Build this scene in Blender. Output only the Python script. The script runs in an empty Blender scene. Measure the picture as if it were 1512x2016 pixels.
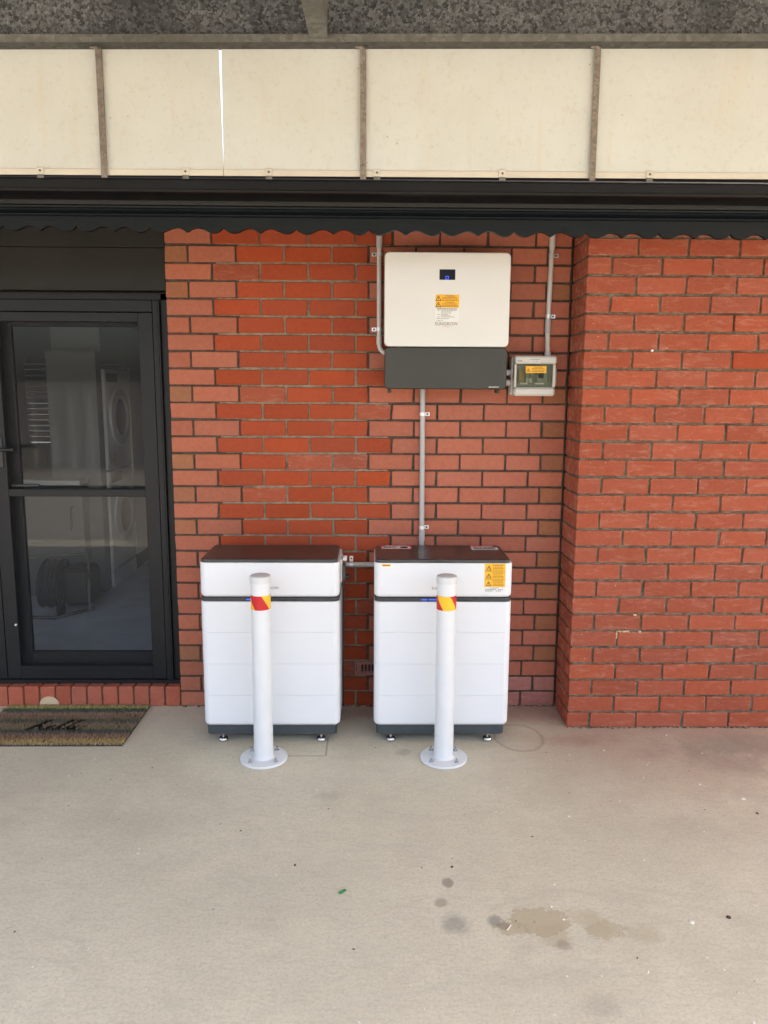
import bpy, bmesh, math, random
from mathutils import Vector, Matrix
R = math.radians
rnd = random.Random(11)
SC = bpy.context.scene
COL = SC.collection

# ------------------------------------------------------------------ camera, sky, sun, exposure
cam_d = bpy.data.cameras.new('camera')
cam = bpy.data.objects.new('camera', cam_d)
COL.objects.link(cam)
cam_d.sensor_fit = 'HORIZONTAL'
cam_d.sensor_width = 36.0
cam_d.lens = 35.97
cam_d.clip_start = 0.05
cam_d.clip_end = 800
PITCH, YAW, ROLL = R(8.967), R(0.833), R(0.312)
fwd = Vector((math.sin(YAW) * math.cos(PITCH), math.cos(YAW) * math.cos(PITCH), -math.sin(PITCH)))
rgt = Vector((math.cos(YAW), -math.sin(YAW), 0))
upv = rgt.cross(fwd)
r2 = rgt * math.cos(ROLL) + upv * math.sin(ROLL)
u2 = -rgt * math.sin(ROLL) + upv * math.cos(ROLL)
cam.matrix_world = Matrix(((r2.x, u2.x, -fwd.x, 1.0465), (r2.y, u2.y, -fwd.y, -4.0054), (r2.z, u2.z, -fwd.z, 1.7114), (0, 0, 0, 1)))
SC.camera = cam

SUN_EL, SUN_AZ = R(60), R(84)          # azimuth clockwise from +Y: the sun stands over the right end of the house
world = bpy.data.worlds.new('World')
SC.world = world
world.use_nodes = True
wn, wl = world.node_tree.nodes, world.node_tree.links
wn.clear()
sky = wn.new('ShaderNodeTexSky')
sky.sky_type = 'NISHITA'
sky.sun_disc = False
sky.sun_elevation = SUN_EL
sky.sun_rotation = SUN_AZ
sky.air_density = 1.0
sky.dust_density = 5.0
sky.ozone_density = 0.6
bg = wn.new('ShaderNodeBackground')
bg.inputs['Strength'].default_value = 0.15
wo = wn.new('ShaderNodeOutputWorld')
wl.new(sky.outputs[0], bg.inputs[0])
wl.new(bg.outputs[0], wo.inputs[0])
sun_d = bpy.data.lights.new('sun', 'SUN')
sun_d.energy = 3.6
sun_d.angle = R(0.55)
sun_d.color = (1.0, 0.95, 0.87)
sun = bpy.data.objects.new('sun', sun_d)
COL.objects.link(sun)
sdir = Vector((math.sin(SUN_AZ) * math.cos(SUN_EL), math.cos(SUN_AZ) * math.cos(SUN_EL), math.sin(SUN_EL)))
sun.rotation_euler = sdir.to_track_quat('Z', 'Y').to_euler()
sun.location = sdir * 40
vs = SC.view_settings
vs.view_transform = 'Standard'
vs.look = 'None'
vs.exposure = 2.58
vs.gamma = 1.0
vs.use_curve_mapping = False
SC.cycles.use_denoising = True
SC.cycles.max_bounces = 8
SC.cycles.diffuse_bounces = 5
SC.cycles.transparent_max_bounces = 12
SC.cycles.sample_clamp_indirect = 6.0

# ------------------------------------------------------------------ materials
class NT:
    def __init__(s, name):
        s.m = bpy.data.materials.new(name)
        s.m.use_nodes = True
        s.t = s.m.node_tree
        s.n, s.l = s.t.nodes, s.t.links
        s.b = s.n['Principled BSDF']
        s.pos = s.n.new('ShaderNodeNewGeometry').outputs['Position']
    def node(s, kind, **kw):
        x = s.n.new('ShaderNode' + kind)
        for k, v in kw.items():
            setattr(x, k, v)
        return x
    def put(s, sock, v):
        if hasattr(v, 'is_output'):
            s.l.new(v, sock)
        else:
            if isinstance(v, (tuple, list)) and len(v) == 3 and sock.type == 'RGBA':
                v = (*v, 1)
            sock.default_value = v
    def math(s, op, a, b=0.0, clamp=False):
        x = s.node('Math', operation=op, use_clamp=clamp)
        s.put(x.inputs[0], a)
        s.put(x.inputs[1], b)
        return x.outputs[0]
    def mix(s, fac, a, b, mode='MIX'):
        x = s.node('Mix', data_type='RGBA', blend_type=mode)
        s.put(x.inputs[0], fac)
        s.put(x.inputs[6], a)
        s.put(x.inputs[7], b)
        return x.outputs[2]
    def scaled(s, sc, src=None):
        x = s.node('Vector' + 'Math', operation='MULTIPLY')
        s.put(x.inputs[0], src or s.pos)
        x.inputs[1].default_value = sc
        return x.outputs[0]
    def noise(s, scale, detail=3.0, vec=None, rough=0.55, dist=0.0):
        x = s.node('TexNoise')
        s.put(x.inputs['Vector'], vec or s.pos)
        x.inputs['Scale'].default_value = scale
        x.inputs['Detail'].default_value = detail
        x.inputs['Roughness'].default_value = rough
        x.inputs['Distortion'].default_value = dist
        return x.outputs['Fac']
    def ramp(s, fac, a, b, lo=0.0, hi=1.0):
        x = s.node('MapRange', clamp=True)
        s.put(x.inputs[0], fac)
        for i, v in ((1, a), (2, b), (3, lo), (4, hi)):
            x.inputs[i].default_value = v
        return x.outputs[0]
    def bump(s, h, strength=0.3, dist=0.002):
        x = s.node('Bump')
        x.inputs['Strength'].default_value = strength
        x.inputs['Distance'].default_value = dist
        s.put(x.inputs['Height'], h)
        s.l.new(x.outputs[0], s.b.inputs['Normal'])
    def fin(s, col=None, rough=0.5, metal=0.0, spec=None):
        if col is not None:
            s.put(s.b.inputs['Base Color'], col)
        s.put(s.b.inputs['Roughness'], rough)
        s.put(s.b.inputs['Metallic'], metal)
        if spec is not None:
            s.b.inputs['Specular IOR Level'].default_value = spec
        return s.m

def plain(name, col, rough=0.5, metal=0.0, var=0.0, scale=20.0, bump=0.0, bscale=200.0, spec=None):
    t = NT(name)
    c = col
    if var:
        f = t.ramp(t.noise(scale, 4), 0.3, 0.7)
        c = t.mix(f, tuple(v * (1 - var) for v in col), tuple(min(1, v * (1 + var)) for v in col))
    if bump:
        t.bump(t.noise(bscale, 3), bump, 0.001)
    return t.fin(c, rough, metal, spec)

def emitter(name, col, strength):
    t = NT(name)
    t.b.inputs['Emission Color'].default_value = (*col, 1)
    t.b.inputs['Emission Strength'].default_value = strength
    return t.fin(col, 0.3)

def brick_mat(name, a, b, pale=0.25, spots=0.5, edge=(0.44, 0.24, 0.17)):
    t = NT(name)
    oi = t.node('ObjectInfo').outputs['Random']
    c = t.mix(oi, a, b)
    val = t.math('FRACT', t.math('MULTIPLY', oi, 37.31))
    hsv = t.node('HueSaturation')
    t.put(hsv.inputs['Color'], c)
    t.put(hsv.inputs['Value'], t.ramp(val, 0, 1, 0.88, 1.10))
    t.put(hsv.inputs['Saturation'], t.ramp(t.math('FRACT', t.math('MULTIPLY', oi, 71.7)), 0, 1, 0.985, 1.01))
    c = hsv.outputs[0]
    soft = t.noise(9, 4, rough=0.6)
    c = t.mix(t.ramp(soft, 0.3, 0.75, 0.0, 0.3), c, t.mix(1.0, c, (0.80, 0.76, 0.74), 'MULTIPLY'))
    mid = t.noise(38, 5, rough=0.7)
    c = t.mix(t.ramp(mid, 0.35, 0.70, 0.0, 0.55), c, t.mix(1.0, c, (0.74, 0.70, 0.68), 'MULTIPLY'))
    grain = t.noise(200, 3, rough=0.7)
    c = t.mix(t.ramp(grain, 0.40, 0.72, 0, 0.45), c, t.mix(1.0, c, (0.72, 0.66, 0.62), 'MULTIPLY'))
    st = t.noise(13, 6, vec=t.scaled((0.8, 1, 3.2)), rough=0.75, dist=0.5)
    c = t.mix(t.ramp(st, 0.52, 0.74, 0, pale), c, edge)
    gx = t.node('SeparateXYZ')
    t.l.new(t.node('TexCoord').outputs['Generated'], gx.inputs[0])
    ex = t.math('ABSOLUTE', t.math('SUBTRACT', gx.outputs[0], 0.5))
    ez = t.math('ABSOLUTE', t.math('SUBTRACT', gx.outputs[2], 0.5))
    rim = t.math('MAXIMUM', t.ramp(ex, 0.46, 0.495), t.ramp(ez, 0.36, 0.48))
    rim = t.math('MULTIPLY', rim, t.ramp(t.noise(22, 5, rough=0.75), 0.48, 0.66))
    c = t.mix(t.math('MULTIPLY', rim, min(1.0, pale * 1.3)), c, edge)
    sp = t.node('TexVoronoi')
    t.put(sp.inputs['Vector'], t.pos)
    sp.inputs['Scale'].default_value = 36
    big = t.ramp(sp.outputs['Distance'], 0.05, 0.10, 1, 0)
    gate = t.ramp(t.noise(14, 1), 0.58, 0.66)
    c = t.mix(t.math('MULTIPLY', t.math('MULTIPLY', big, gate), spots), c, (0.62, 0.50, 0.42))
    pit = t.ramp(t.noise(120, 3, rough=0.7), 0.28, 0.42, 0, 1)
    c = t.mix(t.ramp(pit, 0, 1, 0.35, 0), c, t.mix(1.0, c, (0.6, 0.5, 0.45), 'MULTIPLY'))
    t.bump(t.math('ADD', t.math('ADD', t.math('MULTIPLY', grain, 0.5), t.noise(45, 4)), pit), 0.5, 0.002)
    return t.fin(c, t.ramp(grain, 0.3, 0.7, 0.62, 0.85), 0, 0.35)

def mortar_mat(name, a, b, c3):
    t = NT(name)
    c = t.mix(t.ramp(t.noise(35, 5), 0.35, 0.65), a, b)
    c = t.mix(t.ramp(t.noise(7, 3), 0.55, 0.7), c, c3)
    t.bump(t.noise(220, 4, rough=0.7), 0.9, 0.004)
    return t.fin(c, 0.95, 0, 0.2)

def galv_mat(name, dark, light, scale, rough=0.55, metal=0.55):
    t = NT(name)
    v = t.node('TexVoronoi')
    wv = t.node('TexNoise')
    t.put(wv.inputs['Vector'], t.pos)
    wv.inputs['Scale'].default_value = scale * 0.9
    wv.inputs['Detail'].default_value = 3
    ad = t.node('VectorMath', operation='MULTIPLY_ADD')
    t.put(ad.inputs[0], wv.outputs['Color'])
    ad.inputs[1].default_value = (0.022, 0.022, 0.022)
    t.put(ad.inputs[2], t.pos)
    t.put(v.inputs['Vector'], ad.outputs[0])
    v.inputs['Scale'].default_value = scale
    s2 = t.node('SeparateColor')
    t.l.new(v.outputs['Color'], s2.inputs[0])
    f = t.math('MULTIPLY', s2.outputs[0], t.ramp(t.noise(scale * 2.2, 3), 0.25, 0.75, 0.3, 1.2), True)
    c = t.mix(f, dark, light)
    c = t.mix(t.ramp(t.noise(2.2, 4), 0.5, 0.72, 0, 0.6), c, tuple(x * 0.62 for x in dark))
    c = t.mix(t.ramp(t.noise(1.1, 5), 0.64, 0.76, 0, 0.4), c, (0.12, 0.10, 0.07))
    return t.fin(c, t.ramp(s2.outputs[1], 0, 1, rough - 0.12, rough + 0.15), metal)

def cream_mat(name):
    t = NT(name)
    c = t.mix(t.ramp(t.noise(2.2, 5, rough=0.65), 0.35, 0.7), (0.565, 0.585, 0.55), (0.52, 0.53, 0.48))
    c = t.mix(t.ramp(t.noise(45, 6, rough=0.75), 0.54, 0.76, 0, 0.5), c, (0.42, 0.33, 0.21))
    runs = t.noise(6, 4, vec=t.scaled((3.0, 1, 0.25)), rough=0.6)
    c = t.mix(t.ramp(runs, 0.58, 0.8, 0, 0.3), c, (0.55, 0.42, 0.24))
    v = t.node('TexVoronoi')
    t.put(v.inputs['Vector'], t.pos)
    v.inputs['Scale'].default_value = 13
    dots = t.math('MULTIPLY', t.ramp(v.outputs['Distance'], 0.03, 0.06, 1, 0), t.ramp(t.noise(5, 1), 0.45, 0.55))
    c = t.mix(t.math('MULTIPLY', dots, 0.6), c, (0.22, 0.18, 0.12))
    t.bump(t.noise(150, 3), 0.08, 0.001)
    return t.fin(c, 0.55, 0, 0.4)

def timber_paint(name, col):
    t = NT(name)
    g = t.noise(30, 4, vec=t.scaled((0.15, 1, 3.0)), rough=0.65)
    c = t.mix(t.ramp(g, 0.3, 0.7), tuple(x * 0.75 for x in col), tuple(x * 1.25 for x in col))
    c = t.mix(t.ramp(t.noise(26, 6, vec=t.scaled((0.3, 1, 1.6)), rough=0.75), 0.68, 0.8, 0, 0.4), c, (0.03, 0.031, 0.027))
    t.bump(g, 0.35, 0.002)
    return t.fin(c, 0.5, 0, 0.2)

def concrete_mat():
    t = NT('concrete')
    xyz = t.node('SeparateXYZ')
    t.put(xyz.inputs[0], t.pos)
    X, Y = xyz.outputs[0], xyz.outputs[1]
    c = t.mix(t.ramp(t.noise(1.3, 6, rough=0.6), 0.3, 0.72), (0.68, 0.605, 0.435), (0.59, 0.525, 0.38))
    c = t.mix(t.ramp(t.noise(6, 5, rough=0.65), 0.4, 0.8, 0, 0.5), c, (0.50, 0.425, 0.315))
    trowel = t.noise(10, 5, vec=t.scaled((0.5, 2.2, 1)), rough=0.7, dist=0.6)
    c = t.mix(t.ramp(trowel, 0.55, 0.8, 0, 0.35), c, (0.69, 0.595, 0.45))
    trow2 = t.noise(26, 6, vec=t.scaled((0.7, 2.0, 1)), rough=0.75, dist=1.4)
    c = t.mix(t.ramp(trow2, 0.48, 0.70, 0, 0.55), c, (0.43, 0.365, 0.275))
    g2 = t.noise(95, 4, rough=0.7)
    c = t.mix(t.ramp(g2, 0.46, 0.70, 0, 0.55), c, (0.40, 0.335, 0.25))
    c = t.mix(t.ramp(t.noise(70, 5, rough=0.8), 0.56, 0.72, 0, 0.6), c, (0.78, 0.70, 0.55))
    grain = t.noise(330, 2, rough=0.6)
    c = t.mix(t.ramp(grain, 0.45, 0.75, 0, 0.30), c, (0.36, 0.295, 0.21))
    # red brick dust washed along the projecting wall
    wash = t.math('MULTIPLY', t.ramp(X, 1.5, 2.2), t.ramp(t.math('ADD', Y, t.math('MULTIPLY', t.noise(3, 4), 0.8)), -0.75, 0.15))
    c = t.mix(t.math('MULTIPLY', wash, 0.6), c, (0.33, 0.17, 0.12))
    wob1 = t.math('SUBTRACT', t.noise(9, 4, rough=0.7), 0.5)
    wob2 = t.math('SUBTRACT', t.noise(28, 4, rough=0.8), 0.5)
    wob = t.math('ADD', t.math('MULTIPLY', wob1, 2.4), t.math('MULTIPLY', wob2, 1.5))
    def stain(c, cx, cy, rx, ry, col, k, soft=0.12, w=1.0, ang=0.0, ring=None):
        ca, sa = math.cos(ang), math.sin(ang)
        dx, dy = t.math('SUBTRACT', X, cx), t.math('SUBTRACT', Y, cy)
        u = t.math('ADD', t.math('MULTIPLY', dx, ca / rx), t.math('MULTIPLY', dy, sa / rx))
        v = t.math('ADD', t.math('MULTIPLY', dx, -sa / ry), t.math('MULTIPLY', dy, ca / ry))
        d = t.math('SQRT', t.math('ADD', t.math('MULTIPLY', u, u), t.math('MULTIPLY', v, v)))
        d = t.math('ADD', d, t.math('MULTIPLY', wob, w))
        if ring:
            d = t.math('ABSOLUTE', t.math('SUBTRACT', d, 1.0))
            f = t.ramp(d, ring * 0.35, ring, k, 0)
        else:
            f = t.ramp(d, 1 - soft, 1 + soft, k, 0)
        return t.mix(f, c, col)
    tan, grey, brn = (0.42, 0.335, 0.20), (0.24, 0.215, 0.17), (0.25, 0.19, 0.14)
    for a in (
        (1.60, -1.74, 0.085, 0.065, tan, 0.7), (1.50, -1.775, 0.06, 0.03, tan, 0.7), (1.63, -1.81, 0.05, 0.045, tan, 0.5),
        (1.765, -1.745, 0.05, 0.08, tan, 0.5, 0.25, 1.0, 0.7), (1.80, -1.78, 0.06, 0.04, tan, 0.5), (1.912, -1.806, 0.05, 0.04, tan, 0.45, 0.4),
        (1.321, -1.75, 0.042, 0.042, grey, 0.6, 0.4), (1.448, -1.74, 0.024, 0.024, grey, 0.75, 0.3), (1.475, -1.762, 0.022, 0.016, brn, 0.6),
        (1.314, -1.538, 0.021, 0.027, brn, 0.75, 0.2, 0.4), (1.281, -1.647, 0.022, 0.022, brn, 0.6, 0.3, 0.6), (1.648, -1.854, 0.022, 0.022, brn, 0.5, 0.3),
        (1.70, -2.10, 0.045, 0.04, grey, 0.3, 0.5), (1.56, -1.99, 0.11, 0.04, grey, 0.12, 0.7), (2.83, -0.50, 0.22, 0.10, grey, 0.5, 0.6),
        (2.70, -0.66, 0.30, 0.09, brn, 0.4, 0.6, 1.2, -0.5), (2.05, -0.42, 0.14, 0.06, (0.30, 0.16, 0.11), 0.4, 0.6), (1.85, -0.10, 0.3, 0.10, (0.34, 0.18, 0.13), 0.55, 0.6),
        (1.0, -0.10, 0.25, 0.07, (0.33, 0.18, 0.13), 0.5, 0.6), (0.86, -0.95, 0.05, 0.03, brn, 0.25, 0.5), (1.20, -0.55, 0.03, 0.03, brn, 0.4, 0.5),
        (0.10, -1.15, 0.25, 0.10, grey, 0.16, 0.7), (0.65, -1.60, 0.20, 0.12, grey, 0.14, 0.7), (2.35, -1.2, 0.35, 0.12, brn, 0.16, 0.7),
    ):
        c = stain(c, *a)
    c = stain(c, 1.60, -1.74, 0.085, 0.065, (0.30, 0.235, 0.14), 0.35, ring=0.10)
    c = stain(c, 1.80, -1.78, 0.06, 0.04, (0.32, 0.25, 0.15), 0.25, ring=0.12)
    sc_ = t.noise(2.6, 7, vec=t.scaled((0.6, 1.3, 1)), rough=0.7, dist=1.8)
    c = t.mix(t.ramp(sc_, 0.55, 0.68, 0, 0.30), c, (0.42, 0.365, 0.275))
    c = stain(c, 1.779, -0.392, 0.118, 0.15, (0.24, 0.195, 0.145), 0.42, w=0.06, ring=0.09)
    # faint saw-cut square beside the left unit's front foot
    def line(c, ax, pos, lo, hi):
        A, B = (X, Y) if ax == 'x' else (Y, X)
        f = t.math('MULTIPLY', t.ramp(t.math('ABSOLUTE', t.math('SUBTRACT', A, pos)), 0.002, 0.006, 1, 0),
                   t.math('MULTIPLY', t.ramp(B, lo, lo + 0.01), t.ramp(B, hi - 0.01, hi, 1, 0)))
        return t.mix(t.math('MULTIPLY', f, 0.6), c, (0.19, 0.15, 0.12))
    c = line(c, 'y', -0.587, 0.64, 0.83)
    c = line(c, 'x', 0.826, -0.59, -0.38)
    v = t.node('TexVoronoi')
    t.put(v.inputs['Vector'], t.pos)
    v.inputs['Scale'].default_value = 9
    dots = t.math('MULTIPLY', t.ramp(v.outputs['Distance'], 0.03, 0.05, 1, 0), t.ramp(t.noise(6, 1), 0.5, 0.56))
    c = t.mix(t.math('MULTIPLY', dots, 0.55), c, (0.13, 0.11, 0.09))
    t.bump(t.math('ADD', t.math('MULTIPLY', grain, 0.5), trowel), 0.25, 0.002)
    return t.fin(c, t.ramp(t.noise(7, 4), 0.3, 0.7, 0.5, 0.75), 0, 0.4)

MAT = dict(
    orange=brick_mat('brick_orange', (0.375, 0.059, 0.012), (0.36, 0.058, 0.016), 0.15, 0.6, (0.40, 0.115, 0.05)),
    pink=brick_mat('brick_pink', (0.41, 0.122, 0.063), (0.43, 0.137, 0.076), 0.10, 0.15),
    plum=brick_mat('brick_plum', (0.44, 0.134, 0.074), (0.47, 0.152, 0.089), 0.10, 0.15),
    ochre=brick_mat('brick_ochre', (0.33, 0.118, 0.052), (0.34, 0.138, 0.064), 0.10, 0.15),
    red=brick_mat('brick_red', (0.36, 0.074, 0.028), (0.35, 0.080, 0.036), 0.55, 1.0, (0.45, 0.22, 0.155)),
    smear=brick_mat('brick_smeared', (0.42, 0.17, 0.13), (0.37, 0.13, 0.10), 0.6, 0.4, (0.48, 0.27, 0.22)),
    sill=brick_mat('brick_sill', (0.42, 0.10, 0.05), (0.42, 0.115, 0.065), 0.15, 0.6),
    mdark=mortar_mat('mortar_dark', (0.060, 0.048, 0.038), (0.10, 0.082, 0.064), (0.075, 0.06, 0.045)),
    mlight=mortar_mat('mortar_grey', (0.20, 0.165, 0.115), (0.30, 0.25, 0.18), (0.13, 0.10, 0.07)),
    mpil=mortar_mat('mortar_brown', (0.105, 0.085, 0.058), (0.21, 0.17, 0.12), (0.075, 0.062, 0.046)),
    concrete=concrete_mat(),
    paving=plain('gravel_drive', (0.27, 0.235, 0.19), 0.9, 0, 0.2, 3),
    galv=galv_mat('spangled_zinc', (0.038, 0.041, 0.043), (0.25, 0.26, 0.265), 92, 0.5, 0.5),
    galvflat=galv_mat('weathered_zinc', (0.12, 0.12, 0.106), (0.20, 0.198, 0.178), 45, 0.6, 0.35),
    flangeshade=galv_mat('shaded_zinc', (0.050, 0.049, 0.043), (0.085, 0.083, 0.072), 40, 0.7, 0.1),  # darker copy of the zinc, shade put into the colour
    rust=galv_mat('rusting_strap', (0.17, 0.135, 0.105), (0.30, 0.265, 0.225), 90, 0.75, 0.15),
    cream=cream_mat('cream_sheet'),
    creamtrim=plain('cream_trim', (0.56, 0.52, 0.43), 0.45, 0, 0.06, 8),
    gutter=plain('dark_gutter', (0.0065, 0.0064, 0.006), 0.36, 0, 0.2, 6, spec=0.22),
    valance=timber_paint('green_black_paint', (0.0058, 0.0078, 0.0080)),
    bead=timber_paint('blue_black_paint', (0.008, 0.0105, 0.0125)),
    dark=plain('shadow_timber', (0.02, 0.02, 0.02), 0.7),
    infill=plain('charcoal_sheet', (0.021, 0.0195, 0.0165), 0.55, 0, 0.15, 4, 0.1, 60, 0.2),
    frame=plain('black_aluminium', (0.013, 0.0127, 0.0127), 0.42, 0, 0.1, 30, spec=0.25),
    white=plain('white_enamel', (0.715, 0.71, 0.70), 0.42, 0, 0.012, 3),
    warmwhite=plain('ivory_enamel', (0.67, 0.66, 0.62), 0.45, 0, 0.015, 4),
    bollard=plain('white_powdercoat', (0.68, 0.675, 0.66), 0.33, 0, 0.02, 12),
    capplastic=plain('grey_white_cap', (0.62, 0.61, 0.58), 0.5, 0, 0.05, 30),
    lid=plain('charcoal_lid', (0.030, 0.029, 0.029), 0.28, 0, 0.1, 20),
    band=plain('charcoal_band', (0.035, 0.037, 0.038), 0.5),
    base=plain('charcoal_base', (0.040, 0.048, 0.052), 0.55, 0, 0.15, 25),
    cover=plain('charcoal_cover', (0.030, 0.029, 0.021), 0.5, 0, 0.08, 5),
    conduit=plain('grey_conduit', (0.58, 0.545, 0.51), 0.45, 0, 0.03, 20),
    coupling=plain('grey_coupling', (0.42, 0.41, 0.40), 0.45),
    beige=plain('beige_plastic', (0.56, 0.53, 0.47), 0.45, 0, 0.02, 20),
    beigedark=plain('grey_plastic', (0.33, 0.32, 0.29), 0.5),
    steel=plain('zinc_steel', (0.72, 0.72, 0.72), 0.3, 0.6),
    chrome=plain('chrome_steel', (0.5, 0.49, 0.47), 0.22, 0.95),
    darksteel=plain('dark_steel', (0.12, 0.11, 0.105), 0.4, 0.7),
    black=plain('black_plastic', (0.012, 0.012, 0.013), 0.4),
    screen=plain('black_screen', (0.004, 0.004, 0.006), 0.3, spec=0.2),
    ink=plain('black_ink', (0.03, 0.028, 0.025), 0.7),
    greyink=plain('grey_ink', (0.20, 0.17, 0.16), 0.7),
    redink=plain('red_ink', (0.55, 0.03, 0.03), 0.5),
    yellow=plain('yellow_sticker', (0.86, 0.43, 0.012), 0.5),
    tag=plain('white_sticker', (0.72, 0.72, 0.68), 0.5),
    redref=plain('red_reflective', (0.52, 0.006, 0.010), 0.35, 0, 0.15, 220),
    yelref=plain('yellow_reflective', (0.88, 0.48, 0.015), 0.35, 0, 0.12, 220),
    blue=emitter('blue_led', (0.03, 0.10, 0.9), 0.22),
    copper=plain('tan_component', (0.42, 0.30, 0.15), 0.6),
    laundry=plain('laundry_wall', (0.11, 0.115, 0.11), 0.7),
    cupboard=plain('cupboard_white_shaded', (0.17, 0.18, 0.17), 0.5),  # white darkened, dimness of the room put into the colour
    cupdoor=plain('cupboard_white_lit', (0.62, 0.62, 0.60), 0.5),  # brighter copy of the cupboard white, light put into the colour
    tile=plain('laundry_floor', (0.80, 0.79, 0.80), 0.5, 0, 0.1, 6),
    whitegoods=plain('white_appliance', (0.86, 0.86, 0.83), 0.4),
    hose=plain('black_rubber', (0.02, 0.02, 0.02), 0.5),
    sealant=plain('yellow_sealant', (0.62, 0.45, 0.24), 0.7, 0, 0.2, 120),
    stone=plain('sandstone', (0.56, 0.40, 0.25), 0.85, 0, 0.1, 60),
    green=plain('green_plastic', (0.02, 0.22, 0.06), 0.4),
    fence=plain('pale_bounce_fence_steel', (0.46, 0.43, 0.36), 0.45),
    roof=plain('zinc_roof_sheet', (0.45, 0.43, 0.39), 0.5, 0.0, 0.1, 3),
    houseroof=plain('terracotta_roof', (0.25, 0.11, 0.07), 0.8, 0, 0.2, 5),
    debris=plain('pale_chip', (0.70, 0.64, 0.52), 0.8),
    leafbit=plain('dark_chip', (0.06, 0.045, 0.03), 0.8),
)

def glass(name, tint, refl):
    t = NT(name)
    tr = t.node('BsdfTransparent')
    tr.inputs[0].default_value = (*tint, 1)
    gl = t.node('BsdfGlossy')
    gl.inputs['Roughness'].default_value = 0.02
    lw = t.node('LayerWeight')
    lw.inputs[0].default_value = refl
    mx = t.node('MixShader')
    t.l.new(t.ramp(lw.outputs['Fresnel'], 0, 1, 0.0, 0.9), mx.inputs[0])
    t.l.new(tr.outputs[0], mx.inputs[1])
    t.l.new(gl.outputs[0], mx.inputs[2])
    t.l.new(mx.outputs[0], t.n['Material Output'].inputs[0])
    return t.m
MAT['glass'] = glass('door_glass', (0.93, 0.95, 0.95), 0.35)
MAT['clear'] = glass('smoky_cover', (0.80, 0.82, 0.76), 0.25)
def meshmat():
    t = NT('security_mesh')
    tr = t.node('BsdfTransparent')
    df = t.node('BsdfDiffuse')
    df.inputs[0].default_value = (0.05, 0.05, 0.05, 1)
    mx = t.node('MixShader')
    mx.inputs[0].default_value = 0.18
    t.l.new(tr.outputs[0], mx.inputs[1])
    t.l.new(df.outputs[0], mx.inputs[2])
    t.l.new(mx.outputs[0], t.n['Material Output'].inputs[0])
    return t.m
MAT['mesh'] = meshmat()

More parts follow.
